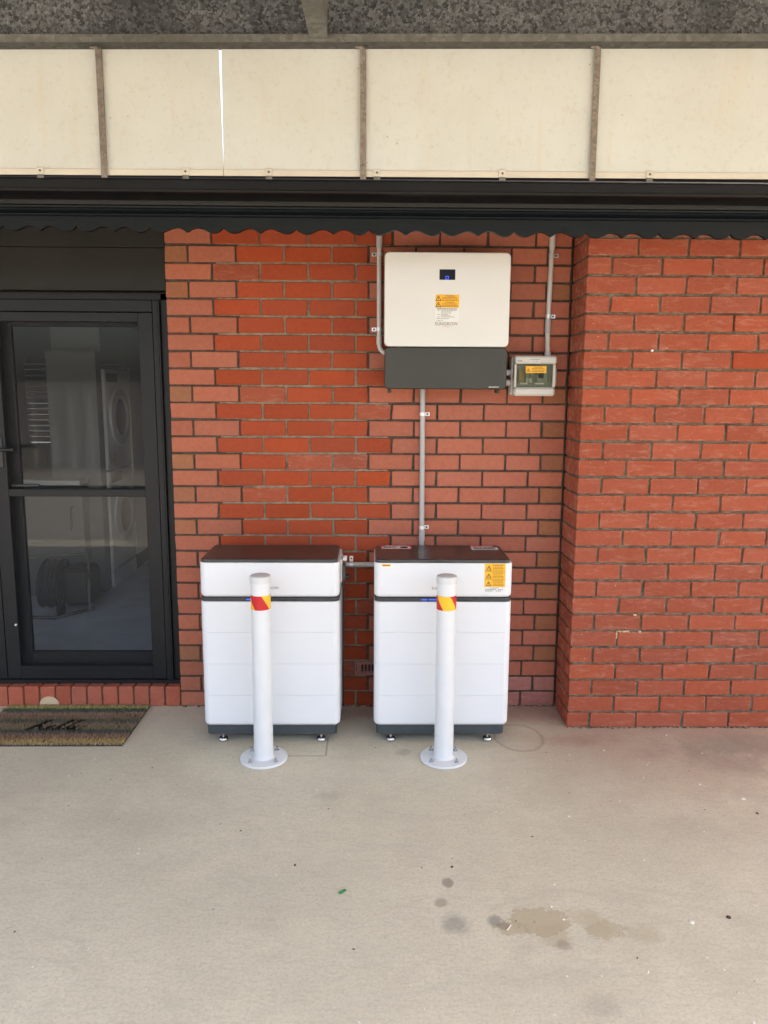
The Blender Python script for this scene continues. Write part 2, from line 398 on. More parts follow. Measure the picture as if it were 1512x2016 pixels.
# ------------------------------------------------------------------ mesh builder
WLOC = {}
class MB:
    def __init__(s):
        s.v, s.f, s.mi = [], [], []
    def add(s, vs, fs, mi=0):
        o = len(s.v)
        s.v += [tuple(p) for p in vs]
        s.f += [tuple(i + o for i in f) for f in fs]
        s.mi += [mi] * len(fs)
        return s
    def box(s, x0, x1, y0, y1, z0, z1, b=0.0, mi=0):
        if x0 > x1: x0, x1 = x1, x0
        if y0 > y1: y0, y1 = y1, y0
        if z0 > z1: z0, z1 = z1, z0
        if b <= 0:
            vs = [(x, y, z) for x in (x0, x1) for y in (y0, y1) for z in (z0, z1)]
            return s.add(vs, [(0, 1, 3, 2), (4, 6, 7, 5), (0, 4, 5, 1), (2, 3, 7, 6), (0, 2, 6, 4), (1, 5, 7, 3)], mi)
        b = min(b, 0.45 * min(x1 - x0, y1 - y0, z1 - z0))
        vs, ix = [], {}
        for sx in (0, 1):
            for sy in (0, 1):
                for sz in (0, 1):
                    X, Y, Z = (x0, x1)[sx], (y0, y1)[sy], (z0, z1)[sz]
                    bx, by, bz = (b, -b)[sx], (b, -b)[sy], (b, -b)[sz]
                    for a, p in enumerate(((X, Y + by, Z + bz), (X + bx, Y, Z + bz), (X + bx, Y + by, Z))):
                        ix[sx, sy, sz, a] = len(vs)
                        vs.append(p)
        fs = []
        q = ((0, 0), (0, 1), (1, 1), (1, 0))
        for k in (0, 1):
            fs.append([ix[k, i, j, 0] for i, j in q])
            fs.append([ix[i, k, j, 1] for i, j in q])
            fs.append([ix[i, j, k, 2] for i, j in q])
        for i in (0, 1):
            for j in (0, 1):
                fs.append([ix[0, i, j, 1], ix[1, i, j, 1], ix[1, i, j, 2], ix[0, i, j, 2]])
                fs.append([ix[i, 0, j, 0], ix[i, 1, j, 0], ix[i, 1, j, 2], ix[i, 0, j, 2]])
                fs.append([ix[i, j, 0, 0], ix[i, j, 1, 0], ix[i, j, 1, 1], ix[i, j, 0, 1]])
                for k in (0, 1):
                    fs.append([ix[i, j, k, 0], ix[i, j, k, 1], ix[i, j, k, 2]])
        c = Vector(((x0 + x1) / 2, (y0 + y1) / 2, (z0 + z1) / 2))
        out = []
        for f in fs:
            P = [Vector(vs[i]) for i in f]
            n = (P[1] - P[0]).cross(P[2] - P[0])
            out.append(f if n.dot(sum(P, Vector()) / len(P) - c) > 0 else f[::-1])
        return s.add(vs, out, mi)
    def tube(s, pts, r, seg=14, mi=0, caps=True):
        P = [Vector(p) for p in pts]
        rr = r if isinstance(r, (list, tuple)) else [r] * len(P)
        vs, fs = [], []
        ref = None
        for i, p in enumerate(P):
            d = (P[min(i + 1, len(P) - 1)] - P[max(i - 1, 0)]).normalized()
            if ref is None:
                ref = Vector((0, 0, 1)) if abs(d.z) < 0.9 else Vector((1, 0, 0))
            a = (ref - d * ref.dot(d)).normalized()
            b = d.cross(a)
            ref = a
            for k in range(seg):
                t = 2 * math.pi * k / seg
                vs.append(p + (a * math.cos(t) + b * math.sin(t)) * rr[i])
        for i in range(len(P) - 1):
            for k in range(seg):
                k2 = (k + 1) % seg
                fs.append((i * seg + k, i * seg + k2, (i + 1) * seg + k2, (i + 1) * seg + k))
        if caps:
            fs.append(tuple(range(seg))[::-1])
            fs.append(tuple((len(P) - 1) * seg + k for k in range(seg)))
        return s.add(vs, fs, mi)
    def lathe(s, prof, c, seg=32, axis='z', mi=0):
        vs, fs = [], []
        for r, h in prof:
            for k in range(seg):
                t = 2 * math.pi * k / seg
                a, b = r * math.cos(t), r * math.sin(t)
                p = {'z': (a, b, h), 'y': (a, h, b), 'x': (h, a, b)}[axis]
                vs.append((c[0] + p[0], c[1] + p[1], c[2] + p[2]))
        n = len(prof)
        for i in range(n - 1):
            for k in range(seg):
                k2 = (k + 1) % seg
                fs.append((i * seg + k, i * seg + k2, (i + 1) * seg + k2, (i + 1) * seg + k))
        fs.append(tuple(range(seg))[::-1])
        fs.append(tuple((n - 1) * seg + k for k in range(seg)))
        return s.add(vs, fs, mi)
    def rprism(s, a0, a1, b0, b1, lo, hi, r, blo=0.002, bhi=0.002, axis='z', cs=6, bs=3, mi=0):
        """rounded rectangle a0..a1 x b0..b1 swept lo..hi along axis, edges rounded by blo / bhi"""
        rings = []
        for k in range(bs + 1):
            t = math.pi / 2 * k / bs
            rings.append((blo * (1 - math.sin(t)), lo + blo * (1 - math.cos(t))))
        for k in range(bs + 1):
            t = math.pi / 2 * k / bs
            rings.append((bhi * (1 - math.cos(t)), hi - bhi * (1 - math.sin(t))))
        vs, fs = [], []
        for ins, h in rings:
            rr = max(r - ins, 0.0006)
            for (cx, cy, t0) in ((a1 - ins - rr, b1 - ins - rr, 0), (a0 + ins + rr, b1 - ins - rr, 90), (a0 + ins + rr, b0 + ins + rr, 180), (a1 - ins - rr, b0 + ins + rr, 270)):
                for k in range(cs + 1):
                    t = R(t0 + 90 * k / cs)
                    A, B = cx + rr * math.cos(t), cy + rr * math.sin(t)
                    vs.append({'z': (A, B, h), 'y': (A, h, B), 'x': (h, A, B)}[axis])
        n = 4 * (cs + 1)
        for i in range(len(rings) - 1):
            for k in range(n):
                k2 = (k + 1) % n
                fs.append((i * n + k, i * n + k2, (i + 1) * n + k2, (i + 1) * n + k))
        fs.append(tuple(range(n))[::-1])
        fs.append(tuple((len(rings) - 1) * n + k for k in range(n)))
        return s.add(vs, fs, mi)
    def mesh(s, name, origin, mats, smooth=None, recalc=True):
        me = bpy.data.meshes.new(name)
        me.from_pydata([(x - origin[0], y - origin[1], z - origin[2]) for x, y, z in s.v], [], s.f)
        for m in mats:
            me.materials.append(m)
        me.polygons.foreach_set('material_index', s.mi)
        if recalc:
            bm = bmesh.new()
            bm.from_mesh(me)
            bmesh.ops.recalc_face_normals(bm, faces=bm.faces)
            bm.to_mesh(me)
            bm.free()
        if smooth is not None:
            me.shade_smooth()
            me.set_sharp_from_angle(angle=R(smooth))
        me.update()
        return me
    def build(s, name, mat, parent=None, origin=None, smooth=None, recalc=True):
        if origin is None:
            lo = [min(p[i] for p in s.v) for i in range(3)]
            hi = [max(p[i] for p in s.v) for i in range(3)]
            origin = [(lo[i] + hi[i]) / 2 for i in range(3)]
            if parent is None:
                origin[2] = lo[2]
        mats = [MAT[m] for m in (mat if isinstance(mat, (list, tuple)) else [mat])]
        o = link(bpy.data.objects.new(name, s.mesh(name, origin, mats, smooth, recalc)), parent, origin)
        if smooth is not None:
            w = o.modifiers.new('weighted_normals', 'WEIGHTED_NORMAL')   # flat faces stay flat beside their rounded edges
            w.weight = 100
            w.keep_sharp = True
        return o

def link(o, parent, origin):
    COL.objects.link(o)
    W = Vector(origin)
    WLOC[o.name] = W
    if parent is not None:
        o.parent = parent
        o.location = W - WLOC[parent.name]
    else:
        o.location = W
    return o
def tag(o, label, cat=None, group=None, kind=None):
    if label: o['label'] = label
    if cat: o['category'] = cat
    if group: o['group'] = group
    if kind: o['kind'] = kind
    return o
def thing(name, loc, label, cat, group=None):
    o = bpy.data.objects.new(name, None)
    o.empty_display_size = 0.05
    link(o, None, loc)
    return tag(o, label, cat, group)
def text(name, body, size, loc, mat, parent, rot=(90, 0, 0), sx=1.0, align='CENTER', depth=0.0004, shear=0.0):
    cu = bpy.data.curves.new(name, 'FONT')
    cu.body = body
    cu.size = size
    cu.align_x = align
    cu.align_y = 'CENTER'
    cu.extrude = depth
    cu.shear = shear
    cu.resolution_u = 3
    cu.materials.append(MAT[mat])
    tmp = bpy.data.objects.new(name, cu)
    me = bpy.data.meshes.new_from_object(tmp)
    bpy.data.objects.remove(tmp)
    o = bpy.data.objects.new(name, me)
    link(o, parent, loc)
    o.rotation_euler = [R(a) for a in rot]
    o.scale = (sx, 1, 1)
    return o
def fine_print(rows, y, mat, parent, name='fine_print', h=0.0028):
    """rows of unreadably small print: word-sized dashes at (x0, x1, z) on a face looking to -Y"""
    m = MB()
    for x0, x1, z in rows:
        x = x0
        while x < x1 - 0.002:
            w = min(rnd.uniform(0.004, 0.012), x1 - x)
            m.box(x, x + w, y - 0.0004, y, z - h / 2, z + h / 2)
            x += w + 0.0018
    return m.build(name, mat, parent)
def triangle_sign(cx, y, z, h, parent):
    m = MB()
    w = h * 0.57
    P = [(cx - w, z - h / 2), (cx + w, z - h / 2), (cx, z + h / 2)]
    g = (cx, z - h / 6)
    I = [(g[0] + (p[0] - g[0]) * 0.66, g[1] + (p[1] - g[1]) * 0.66) for p in P]
    vs = [(a, y - 0.0005, b) for a, b in P + I]
    m.add(vs, [(0, 1, 4, 3), (1, 2, 5, 4), (2, 0, 3, 5)])
    k = h * 0.05
    m.add([(cx - k, y - 0.0005, z + h * .1), (cx + k, y - 0.0005, z + h * .1), (cx + 2 * k, y - 0.0005, z - h * .1), (cx, y - 0.0005, z - h * .3)], [(0, 1, 2, 3)])
    return m.build('hazard_symbol', 'ink', parent, recalc=False)

# ------------------------------------------------------------------ ground
m = MB()
m.add([(-150, -150, -0.006), (150, -150, -0.006), (150, 150, -0.006), (-150, 150, -0.006)], [(0, 1, 2, 3)])
tag(m.build('ground', 'paving', recalc=False), 'gravel ground around the house', kind='structure')
m = MB()
m.box(-4.7, 8.2, -4.4, 0.30, -0.12, 0.0)
tag(m.build('concrete_floor', 'concrete'), 'stained bare concrete carport floor', kind='structure')

# ------------------------------------------------------------------ brickwork
G = 0.08685                                  # course height
BH = 0.0765                                  # brick height
brick_meshes = {}
def brick_mesh(L, D, H=BH):
    k = (round(L, 3), round(D, 3), round(H, 3))
    if k not in brick_meshes:
        brick_meshes[k] = []
        for q in range(4):                   # four slightly different chipped and uneven shapes of each size
            b = MB().box(-L / 2, L / 2, -D / 2, D / 2, -H / 2, H / 2, 0.0030)
            chip = rnd.randrange(24) if q else -1
            b.v = [tuple(a + rnd.uniform(-.0009, .0009) - (a * rnd.uniform(.02, .05) if i // 3 == chip // 3 else 0) for a in p) for i, p in enumerate(b.v)]
            brick_meshes[k].append(b.mesh('brick', (0, 0, 0), [MAT['orange']]))
    return rnd.choice(brick_meshes[k])
def brick(parent, x0, x1, yf, z0, mat, D=0.07, H=BH, jig=1.0):
    L = x1 - x0
    o = bpy.data.objects.new('brick', brick_mesh(L, D, H))
    link(o, parent, ((x0 + x1) / 2 + rnd.uniform(-.001, .001) * jig, yf + D / 2 + rnd.uniform(-.0018, .0014) * jig, z0 + H / 2 + rnd.uniform(-.0011, .0011) * jig))
    o.rotation_euler = (R(rnd.uniform(-.5, .5)) * jig, R(rnd.uniform(-.22, .22)) * jig, R(rnd.uniform(-.3, .3)) * jig)
    o.material_slots[0].link = 'OBJECT'
    o.material_slots[0].material = MAT[mat]
    return o
def mortar_sheet(x0, x1, z0, z1, yf, depth, zone, mats, parent, amp=0.0030, step=0.028, axis='x', fixed=0.0):
    """jittered mortar bed behind the brick faces"""
    m = MB()
    nx = max(2, int((x1 - x0) / step))
    nz = max(2, int((z1 - z0) / 0.0217))
    for j in range(nz + 1):
        for i in range(nx + 1):
            x, z = x0 + (x1 - x0) * i / nx, z0 + (z1 - z0) * j / nz
            d = yf + rnd.uniform(-amp, amp)
            m.v.append((x, d, z) if axis == 'x' else (d, x, z))
    for j in range(nz):
        for i in range(nx):
            a = j * (nx + 1) + i
            k = zone(x0 + (x1 - x0) * (i + .5) / nx, z0 + (z1 - z0) * (j + .5) / nz) if zone else 0
            if k is None:
                continue
            m.f.append((a, a + 1, a + nx + 2, a + nx + 1))
            m.mi.append(k)
    return m.build('mortar', mats, parent, recalc=False)

WR = 2.0515                                  # right end of the recessed wall
NC = 30
wall = thing('brick_wall', (1.0, 0.0, 0.0), 'recessed brick house wall behind the white battery units, orange infill between pinker brick ends', 'brick wall')
EVEN = [0, .115, .355, .595, .835, 1.021, 1.258, 1.499, 1.739, 1.924, WR]
ODD = [0, .2345, .4745, .7155, .955, 1.141, 1.379, 1.62, 1.861, WR]
def inf_lo(n): return .355 if n % 2 == 0 else .2345
def inf_hi(n): return 1.021 if n % 2 == 0 else 1.141
for n in range(1, NC + 1):
    z0 = (n - 1) * G + 0.002
    J = EVEN if n % 2 == 0 else ODD
    for i in range(len(J) - 1):
        a, b = J[i] + (0.005 if i else 0.0), J[i + 1] - (0.005 if i < len(J) - 2 else 0.008)
        if n == 3 and abs(J[i] - .955) < .01:
            continue                          # the vent sits here
        c = (J[i] + J[i + 1]) / 2
        if inf_lo(n) < c < inf_hi(n):
            mt = 'orange' if rnd.random() < .9 else 'red'
        elif c < 0.5:
            mt = 'pink'
            if n % 2 == 0 and i == 0 and n in (4, 12, 16, 20, 26, 28):
                mt = 'ochre'
            elif n % 2 == 0 and i == 0 and rnd.random() < .12:
                mt = 'ochre'
        else:
            mt = 'plum'
            if n % 2 == 0 and i == len(J) - 2 and n not in (28, 24, 22):
                mt = 'ochre'
        if n <= 2 and c > 1.5:
            mt = 'smear'
        brick(wall, a, b, 0.0, z0, mt)
def zone(x, z):
    if .965 < x < 1.13 and 2 * G + .012 < z < 2 * G + .068:
        return None                           # air behind the vent
    n = int(z / G) + 1
    top = z - (n - 1) * G > BH + 0.001
    if top:
        return 1 if max(inf_lo(n), .30) < x < min(inf_hi(n), 1.08) else 0
    return 1 if inf_lo(n) + .012 < x < inf_hi(n) - .012 else 0
mortar_sheet(0.001, WR, 0.0, NC * G, 0.0082, 0, zone, ['mdark', 'mlight'], wall)
MB().box(0.002, 6.0, 0.06, 0.24, 0.0, NC * G).build('wall_core', 'mdark', wall)
vent = MB()
vx0, vx1, vz0 = .960, 1.136, 2 * G + 0.002
vent.box(vx0, vx1, 0.0, 0.05, vz0, vz0 + 0.016)
vent.box(vx0, vx1, 0.0, 0.05, vz0 + 0.062, vz0 + BH)
xs = vx0
for k in range(8):
    w = 0.0255 if k in (0, 7) else 0.0075
    vent.box(xs, xs + w, 0.0005, 0.05, vz0 + 0.016, vz0 + 0.062)
    xs += w + (vx1 - vx0 - 0.051 - 6 * 0.0075) / 7
o = vent.build('vent_brick', 'smear', wall)
tag(o, 'slotted terracotta vent brick')
MB().box(vx0 + .002, vx1 - .002, 0.051, 0.058, vz0, vz0 + BH).build('vent_shade_sheet', 'black', wall)  # black sheet stands for the shade of the cavity behind the slots

# projecting wall on the right
PD = 0.277
pil = thing('projecting_brick_wall', (2.75, -PD, 0.0), 'projecting weathered red brick wall at the right, standing forward of the recessed wall', 'brick wall')
def course_ends(n, far):
    xs = [WR]
    xs.append(WR + (.2345 if n % 2 == 0 else .115))
    while xs[-1] < far:
        xs.append(xs[-1] + .24 + rnd.uniform(-.003, .003))
    return xs
rest = MB()
for n in range(1, NC + 1):
    z0 = (n - 1) * G + 0.002
    xs = course_ends(n, 4.9)
    for i in range(len(xs) - 1):
        a, b = xs[i] + (0.005 if i else 0), xs[i + 1] - 0.005
        if xs[i] > 3.40:
            rest.box(a, b, -PD, -PD + .06, z0, z0 + BH, .0028)
            continue
        first = i == 0
        D = (.11 if n % 2 == 0 else .23) if first else .07
        mt = 'red' if rnd.random() < .985 else 'orange'
        brick(pil, a, b, -PD, z0, mt, D)
        if first:
            y0 = -PD + D + .010
            if -y0 > .02:
                brick(pil, WR, WR + .07, y0, z0, mt, -y0 - .004)
o = rest.build('far_bricks', 'red', pil)
o['kind'] = 'stuff'
mortar_sheet(WR + .006, 5.0, 0.0, NC * G, -PD + .0092, 0, None, ['mpil'], pil)
mortar_sheet(-PD + .006, 0.0, 0.0, NC * G, WR + .007, 0, None, ['mpil'], pil, axis='y')
MB().box(WR + .065, 5.0, -PD + .05, 0.055, 0.0, NC * G).build('wall_core', 'mpil', pil)
m = MB()
m.lathe([(0.0055, -PD - .004), (0.006, -PD + .01)], (2.38, 0, 1.909), 12, 'y')
m.build('wall_plug', 'tag', pil, smooth=40)
m = MB()
for (x0, x1, za, zb) in ((2.279, 2.289, .478, .518), (2.289, 2.345, .511, .518), (2.395, 2.405, .509, .516), (2.362, 2.378, .597, .602)):
    k = max(2, int(max(x1 - x0, zb - za) / .008))
    for i in range(k):
        if x1 - x0 > zb - za:
            cx, cz = x0 + (x1 - x0) * (i + .5) / k, (za + zb) / 2 + rnd.uniform(-.002, .002)
        else:
            cx, cz = (x0 + x1) / 2 + rnd.uniform(-.002, .002), za + (zb - za) * (i + .5) / k
        r = rnd.uniform(.003, .0048)
        m.lathe([(r * .3, -.004), (r, -.002), (r, .006)], (cx, -PD, cz), 8, 'y')
m.build('sealant_smear', 'sealant', pil, smooth=50)

# crumbled mortar and grit where the brickwork meets the floor
def base_grit(parent, x0, x1, y, n):
    m = MB()
    for i in range(n):
        x = rnd.uniform(x0, x1)
        r = rnd.uniform(.002, .0065)
        yy = y - abs(rnd.gauss(0, .006))
        m.add([(x - r, yy - r * .7, .0004), (x + r, yy - r * .6, .0004), (x + r * .8, yy + r, .0004), (x - r * .7, yy + r, .0004), (x, yy, r * .9)], [(0, 1, 4), (1, 2, 4), (2, 3, 4), (3, 0, 4)], rnd.choice((0, 0, 1)))
    o = m.build('base_grit', ['mpil', 'mdark'], parent, recalc=False)
    o['kind'] = 'stuff'
base_grit(pil, WR, 4.4, -PD - .002, 420)
base_grit(wall, .01, WR - .01, -.002, 420)

# short wall left of the door, out of the picture, so that the house goes on
lw = thing('side_brick_wall', (-3.2, 0, 0), 'plain brick wall left of the black door', 'brick wall')
m = MB()
for n in range(1, NC + 1):
    x = -4.6 + (0 if n % 2 else .12)
    while x < -2.0:
        m.box(x, min(x + .23, -1.90), 0, .06, (n - 1) * G + .002, (n - 1) * G + .002 + BH, .0028)
        x += .24
o = m.build('bricks', 'orange', lw)
o['kind'] = 'stuff'
MB().box(-4.6, -1.9, .008, .24, 0, NC * G).build('mortar', 'mdark', lw)

# brick door step, brick-on-edge
step = thing('brick_step', (-0.95, .05, 0), 'low red brick-on-edge step under the black door', 'step')
x = -0.004
while x > -1.88:
    o = bpy.data.objects.new('brick', brick_mesh(.0765, .14, .108))
    link(o, step, (x - .0383, .064 + rnd.uniform(-.003, .003), .054 + rnd.uniform(-.001, .001)))
    o.rotation_euler = (R(-2.0), R(rnd.uniform(-.6, .6)), R(rnd.uniform(-.6, .6)))
    o.material_slots[0].link = 'OBJECT'
    o.material_slots[0].material = MAT['sill']
    x -= .0853
MB().box(-1.9, -.001, .006, .13, 0, .098).build('mortar', 'mpil', step)

# ------------------------------------------------------------------ eave: soffit, fascia, valance, gutter, house roof
EX0, EX1 = -4.6, 6.0
sof = MB().box(EX0, EX1, -0.585, 0.24, 2.505, 2.52)
tag(sof.build('eave_soffit', 'dark'), 'dark eave lining over the brick wall', 'soffit')
MB().box(EX0, EX1, -0.578, -0.56, 2.412, 2.503).build('fascia_board', 'dark')
tag(bpy.data.objects['fascia_board'], 'dark fascia board behind the scalloped valance', 'fascia')

val = thing('valance_board', (1.0, -.60, 2.366), 'dark green timber valance with scalloped lower edge above the wall', 'valance')
P0, PER = -0.521, 0.3093
PROF = [(0, .0205), (.02, .0150), (.06, .0068), (.11, .0015), (.15, 0), (.19, .0015), (.24, .0075), (.29, .0150), (.335, .0192), (.37, .0200), (.41, .0182), (.45, .0128), (.485, .0060), (.51, .0020),
        (.535, .0060), (.57, .0128), (.61, .0182), (.65, .0200), (.685, .0192), (.73, .0150), (.78, .0075), (.83, .0015), (.87, 0), (.91, .0015), (.955, .0068), (.985, .0150)]
pts = []
k = -14
while True:
    base = P0 + k * PER
    if base > EX1: break
    j = rnd.uniform(-.002, .002)
    for u, h in PROF:
        xx = base + u * PER
        if EX0 <= xx <= EX1:
            pts.append((xx, 2.3665 - .004 * (xx - 1.0) + h * rnd.uniform(.96, 1.05) + (.0006 * j)))
    k += 1
m = MB()
n = len(pts)
yf, yb, zt = -.600, -.580, 2.437
for (xx, zz) in pts:
    m.v += [(xx, yf, zz), (xx, yf, zt), (xx, yb, zt), (xx, yb, zz)]
for i in range(n - 1):
    a, b = i * 4, i * 4 + 4
    for q in range(4):
        m.f.append((a + q, b + q, b + (q + 1) % 4, a + (q + 1) % 4))
        m.mi.append(0)
m.build('board', 'valance', val, recalc=True)
m = MB()                                   # bead moulding over the board
prof = [(-.604, 2.431), (-.612, 2.434), (-.614, 2.439), (-.606, 2.443), (-.598, 2.452), (-.598, 2.463), (-.612, 2.466), (-.613, 2.472), (-.600, 2.476), (-.580, 2.476), (-.580, 2.431)]
for xx in (EX0, EX1):
    m.v += [(xx, y, z) for y, z in prof]
q = len(prof)
m.f += [(i, (i + 1) % q, q + (i + 1) % q, q + i) for i in range(q)]
m.mi += [0] * q
m.build('bead_moulding', 'bead', val, smooth=50)

gut = thing('roof_gutter', (1.0, -.69, 2.49), 'black metal eave gutter running under the cream panels', 'gutter')
m = MB()
prof = [(-.735, 2.550), (-.752, 2.552), (-.756, 2.546), (-.750, 2.541), (-.750, 2.512), (-.752, 2.504), (-.748, 2.497), (-.738, 2.493), (-.700, 2.489), (-.640, 2.489), (-.622, 2.492), (-.618, 2.50), (-.618, 2.56),
        (-.620, 2.56), (-.621, 2.503), (-.640, 2.493), (-.700, 2.493), (-.737, 2.497), (-.747, 2.508), (-.747, 2.54), (-.735, 2.546)]
for xx in (EX0, EX1):
    m.v += [(xx, y, z) for y, z in prof]
q = len(prof)
m.f += [(i, (i + 1) % q, q + (i + 1) % q, q + i) for i in range(q)]
m.mi += [0] * q
m.build('gutter_channel', 'gutter', gut, smooth=35)
m = MB()
m.box(EX0, EX1, -.618, -.585, 2.477, 2.497)
m.build('gutter_batten', 'dark', gut)
MB().box(EX0, EX1, -.734, -.731, 2.548, 2.596).build('sky_gap_blocker', 'gutter', gut)  # added dark strip, stops sky light leaking under the cream panels
m = MB()
m.add([(EX0, -.64, 2.565), (EX1, -.64, 2.565), (EX1, 5.5, 3.45), (EX0, 5.5, 3.45), (EX0, -.64, 2.535), (EX1, -.64, 2.535), (EX1, 5.5, 3.42), (EX0, 5.5, 3.42)],
      [(0, 1, 2, 3), (7, 6, 5, 4), (0, 4, 5, 1), (1, 5, 6, 2), (2, 6, 7, 3), (3, 7, 4, 0)])
tag(m.build('house_roof', 'houseroof'), 'low pitched house roof behind the cream panels', 'roof')

# ------------------------------------------------------------------ cream infill sheets, straps, clips
def ztop(x): return 3.033 + .012 * (x - 1.08)
def zbot(x): return 2.559 + .003 * (x - 1.08)
def sheet(name, corners, label, grp='cream infill sheets'):
    m = MB()
    y0, y1 = -.766, -.760
    m.v += [(x, y0, z) for x, z in corners] + [(x, y1, z) for x, z in corners]
    m.f += [(0, 1, 2, 3), (7, 6, 5, 4), (0, 4, 5, 1), (1, 5, 6, 2), (2, 6, 7, 3), (3, 7, 4, 0)]
    m.mi += [0] * 6
    return tag(m.build(name, 'cream'), label, 'panel', grp)
sheet('cream_panel', [(-1.96, zbot(-1.96)), (.4471, zbot(.44)), (.4408, ztop(.44) + .02), (-1.96, ztop(-1.96) + .02)], 'cream sheet left of the bright slit under the steel purlin')
sheet('cream_panel', [(.4475, zbot(.44)), (2.86, zbot(2.86)), (2.86, ztop(2.86) + .02), (.4500, ztop(.44) + .02)], 'wide cream sheet right of the bright slit, above the inverter')
sheet('cream_panel', [(2.865, zbot(2.87)), (5.3, zbot(5.3)), (5.3, ztop(5.3) + .02), (2.865, ztop(2.87) + .02)], 'cream sheet past the far right strap')
trim = thing('panel_trim', (1.0, -.772, 2.557), 'narrow cream trim with screwed clips along the bottom of the cream panels', 'trim')
for a, b in ((-1.96, .4455), (.4485, 2.86), (2.865, 5.3)):
    m = MB()
    for xx in (a, b):
        z = zbot(xx)
        m.v += [(xx, -.7715, z - .003), (xx, -.7715, z + .019), (xx, -.767, z + .021), (xx, -.767, z - .003)]
    m.f += [(0, 1, 5, 4), (1, 2, 6, 5), (2, 3, 7, 6), (3, 0, 4, 7), (0, 1, 2, 3), (4, 5, 6, 7)]
    m.mi += [0] * 6
    m.build('trim_strip', 'creamtrim', trim)
for xc in (-.90, -.276, .298, .628, 1.058, 1.559, 2.151, 2.75):
    z = zbot(xc)
    c = MB().box(xc - .014, xc + .014, -.776, -.772, z - .002, z + .024, .0012).build('clip', 'creamtrim', trim)
    MB().box(xc - .013, xc + .013, -.7745, -.7725, z - .016, z - .003).build('clip_tail', 'galvflat', c)
    MB().lathe([(.0045, -.0015), (.0045, 0)], (xc, -.7765, z + .011), 10, 'y').build('screw', 'darksteel', c)
STR = [(-1.06, 'rusty vertical strap on the cream panel far left'), (-.021, 'leftmost rusty galvanised strap in view, left of the bright slit'), (1.003, 'middle rusty galvanised strap between bright slit and inverter side, hanging from the purlin'),
       (1.918, 'right rusty galvanised strap, hanging above the switch box'), (2.95, 'rusty vertical strap past the right edge')]
for xc, lab in STR:
    s = thing('hanger_strap', (xc, -.785, zbot(xc) - .02), lab, 'strap', 'straps over the cream panels')
    zt = ztop(xc) - .002
    m = MB()
    m.box(xc - .012, xc + .012, -.7835, -.7795, zbot(xc) - .016, zt, .0008)
    m.box(xc + .006, xc + .0095, -.7793, -.7668, zbot(xc) + .03, zt)
    m.build('flat_bar', 'rust', s)
    m = MB()
    m.tube([(xc + .004, -.786, zt - .014), (xc - .006, -.787, zt - .004), (xc - .02, -.787, zt - .003), (xc - .03, -.785, zt - .002)], [.007, .008, .006, .004], 8)
    m.build('hook', 'rust', s, smooth=50)
    for kz in range(5):
        MB().lathe([(.0032, -.0012), (.0032, 0)], (xc + rnd.uniform(-.004, .004), -.7836, zbot(xc) + .05 + kz * .09 + rnd.uniform(-.02, .02)), 8, 'y').build('rivet', 'darksteel', s)

# ------------------------------------------------------------------ carport steel and roof
pur = thing('steel_purlin', (1.0, -.79, 3.02), 'spangled galvanised steel purlin across the top of the view', 'steel beam')
def cbar(prof, name, mat, x0=-4.4, x1=7.9):
    m = MB()
    for xx in (x0, x1):
        dz = .012 * (xx - 1.08)
        m.v += [(xx, y, z + dz) for y, z in prof]
    q = len(prof)
    m.f += [(i, (i + 1) % q, q + (i + 1) % q, q + i) for i in range(q)] + [tuple(range(q)), tuple(range(q, 2 * q))]
    m.mi += [0] * (q + 2)
    return m.build(name, mat, pur)
cbar([(-.762, 3.034), (-.758, 3.034), (-.758, 3.262), (-.762, 3.262)], 'web', 'galv')
cbar([(-.832, 3.029), (-.756, 3.029), (-.756, 3.0335), (-.832, 3.0335)], 'bottom_flange', 'flangeshade')  # shade of the underside painted in with the darker zinc
cbar([(-.8345, 3.0285), (-.8305, 3.0285), (-.8295, 3.0555), (-.8335, 3.0555)], 'flange_lip', 'galvflat')
cbar([(-.832, 3.2625), (-.756, 3.2625), (-.756, 3.267), (-.832, 3.267)], 'top_flange', 'galvflat')
SL = math.tan(R(3.0))
raf = thing('steel_rafter', (.83, -.86, 3.03), 'steel rafter coming forward from the purlin at the top edge', 'rafter')
m = MB()
def rz(y, base): return base + (y + .84) * SL
Y1 = -3.8
for (ya) in (-.838, Y1):
    w = .034 if ya > -1 else .062
    xm = .834
    m.v += [(xm - w, ya, rz(ya, 3.034)), (xm + w, ya, rz(ya, 3.034)), (xm + w, ya, rz(ya, 3.235)), (xm - w, ya, rz(ya, 3.235))]
m.f += [(0, 1, 5, 4), (1, 2, 6, 5), (2, 3, 7, 6), (3, 0, 4, 7), (0, 3, 2, 1), (4, 5, 6, 7)]
m.mi += [0] * 6
m.build('rafter_tube', 'galvflat', raf)
m = MB()
m.add([(.79, -.8355, 3.0285), (.878, -.8355, 3.0285), (.878, -.838, 3.04), (.79, -.838, 3.04), (.79, -.8345, 3.04), (.878, -.8345, 3.04)], [(0, 1, 2, 3), (3, 2, 5, 4)])
m.build('weld_plate', 'galvflat', raf)
m = MB()
N = 150
yr0, yr1 = -.70, -3.85  # roof is out of view, its extent set to steer sky and bounce light
for i in range(N + 1):
    x = -4.6 + 12.6 * i / N
    dz = .010 * math.cos(i * math.pi)
    for ya in (yr0, yr1):
        m.v.append((x, ya, 3.285 + .012 * (x - 1.08) + dz + (ya + .84) * SL))
for i in range(N):
    m.f.append((2 * i, 2 * i + 1, 2 * i + 3, 2 * i + 2))
    m.mi.append(0)
tag(m.build('carport_roof', 'roof', recalc=False), 'corrugated metal carport roof overhead', 'roof')
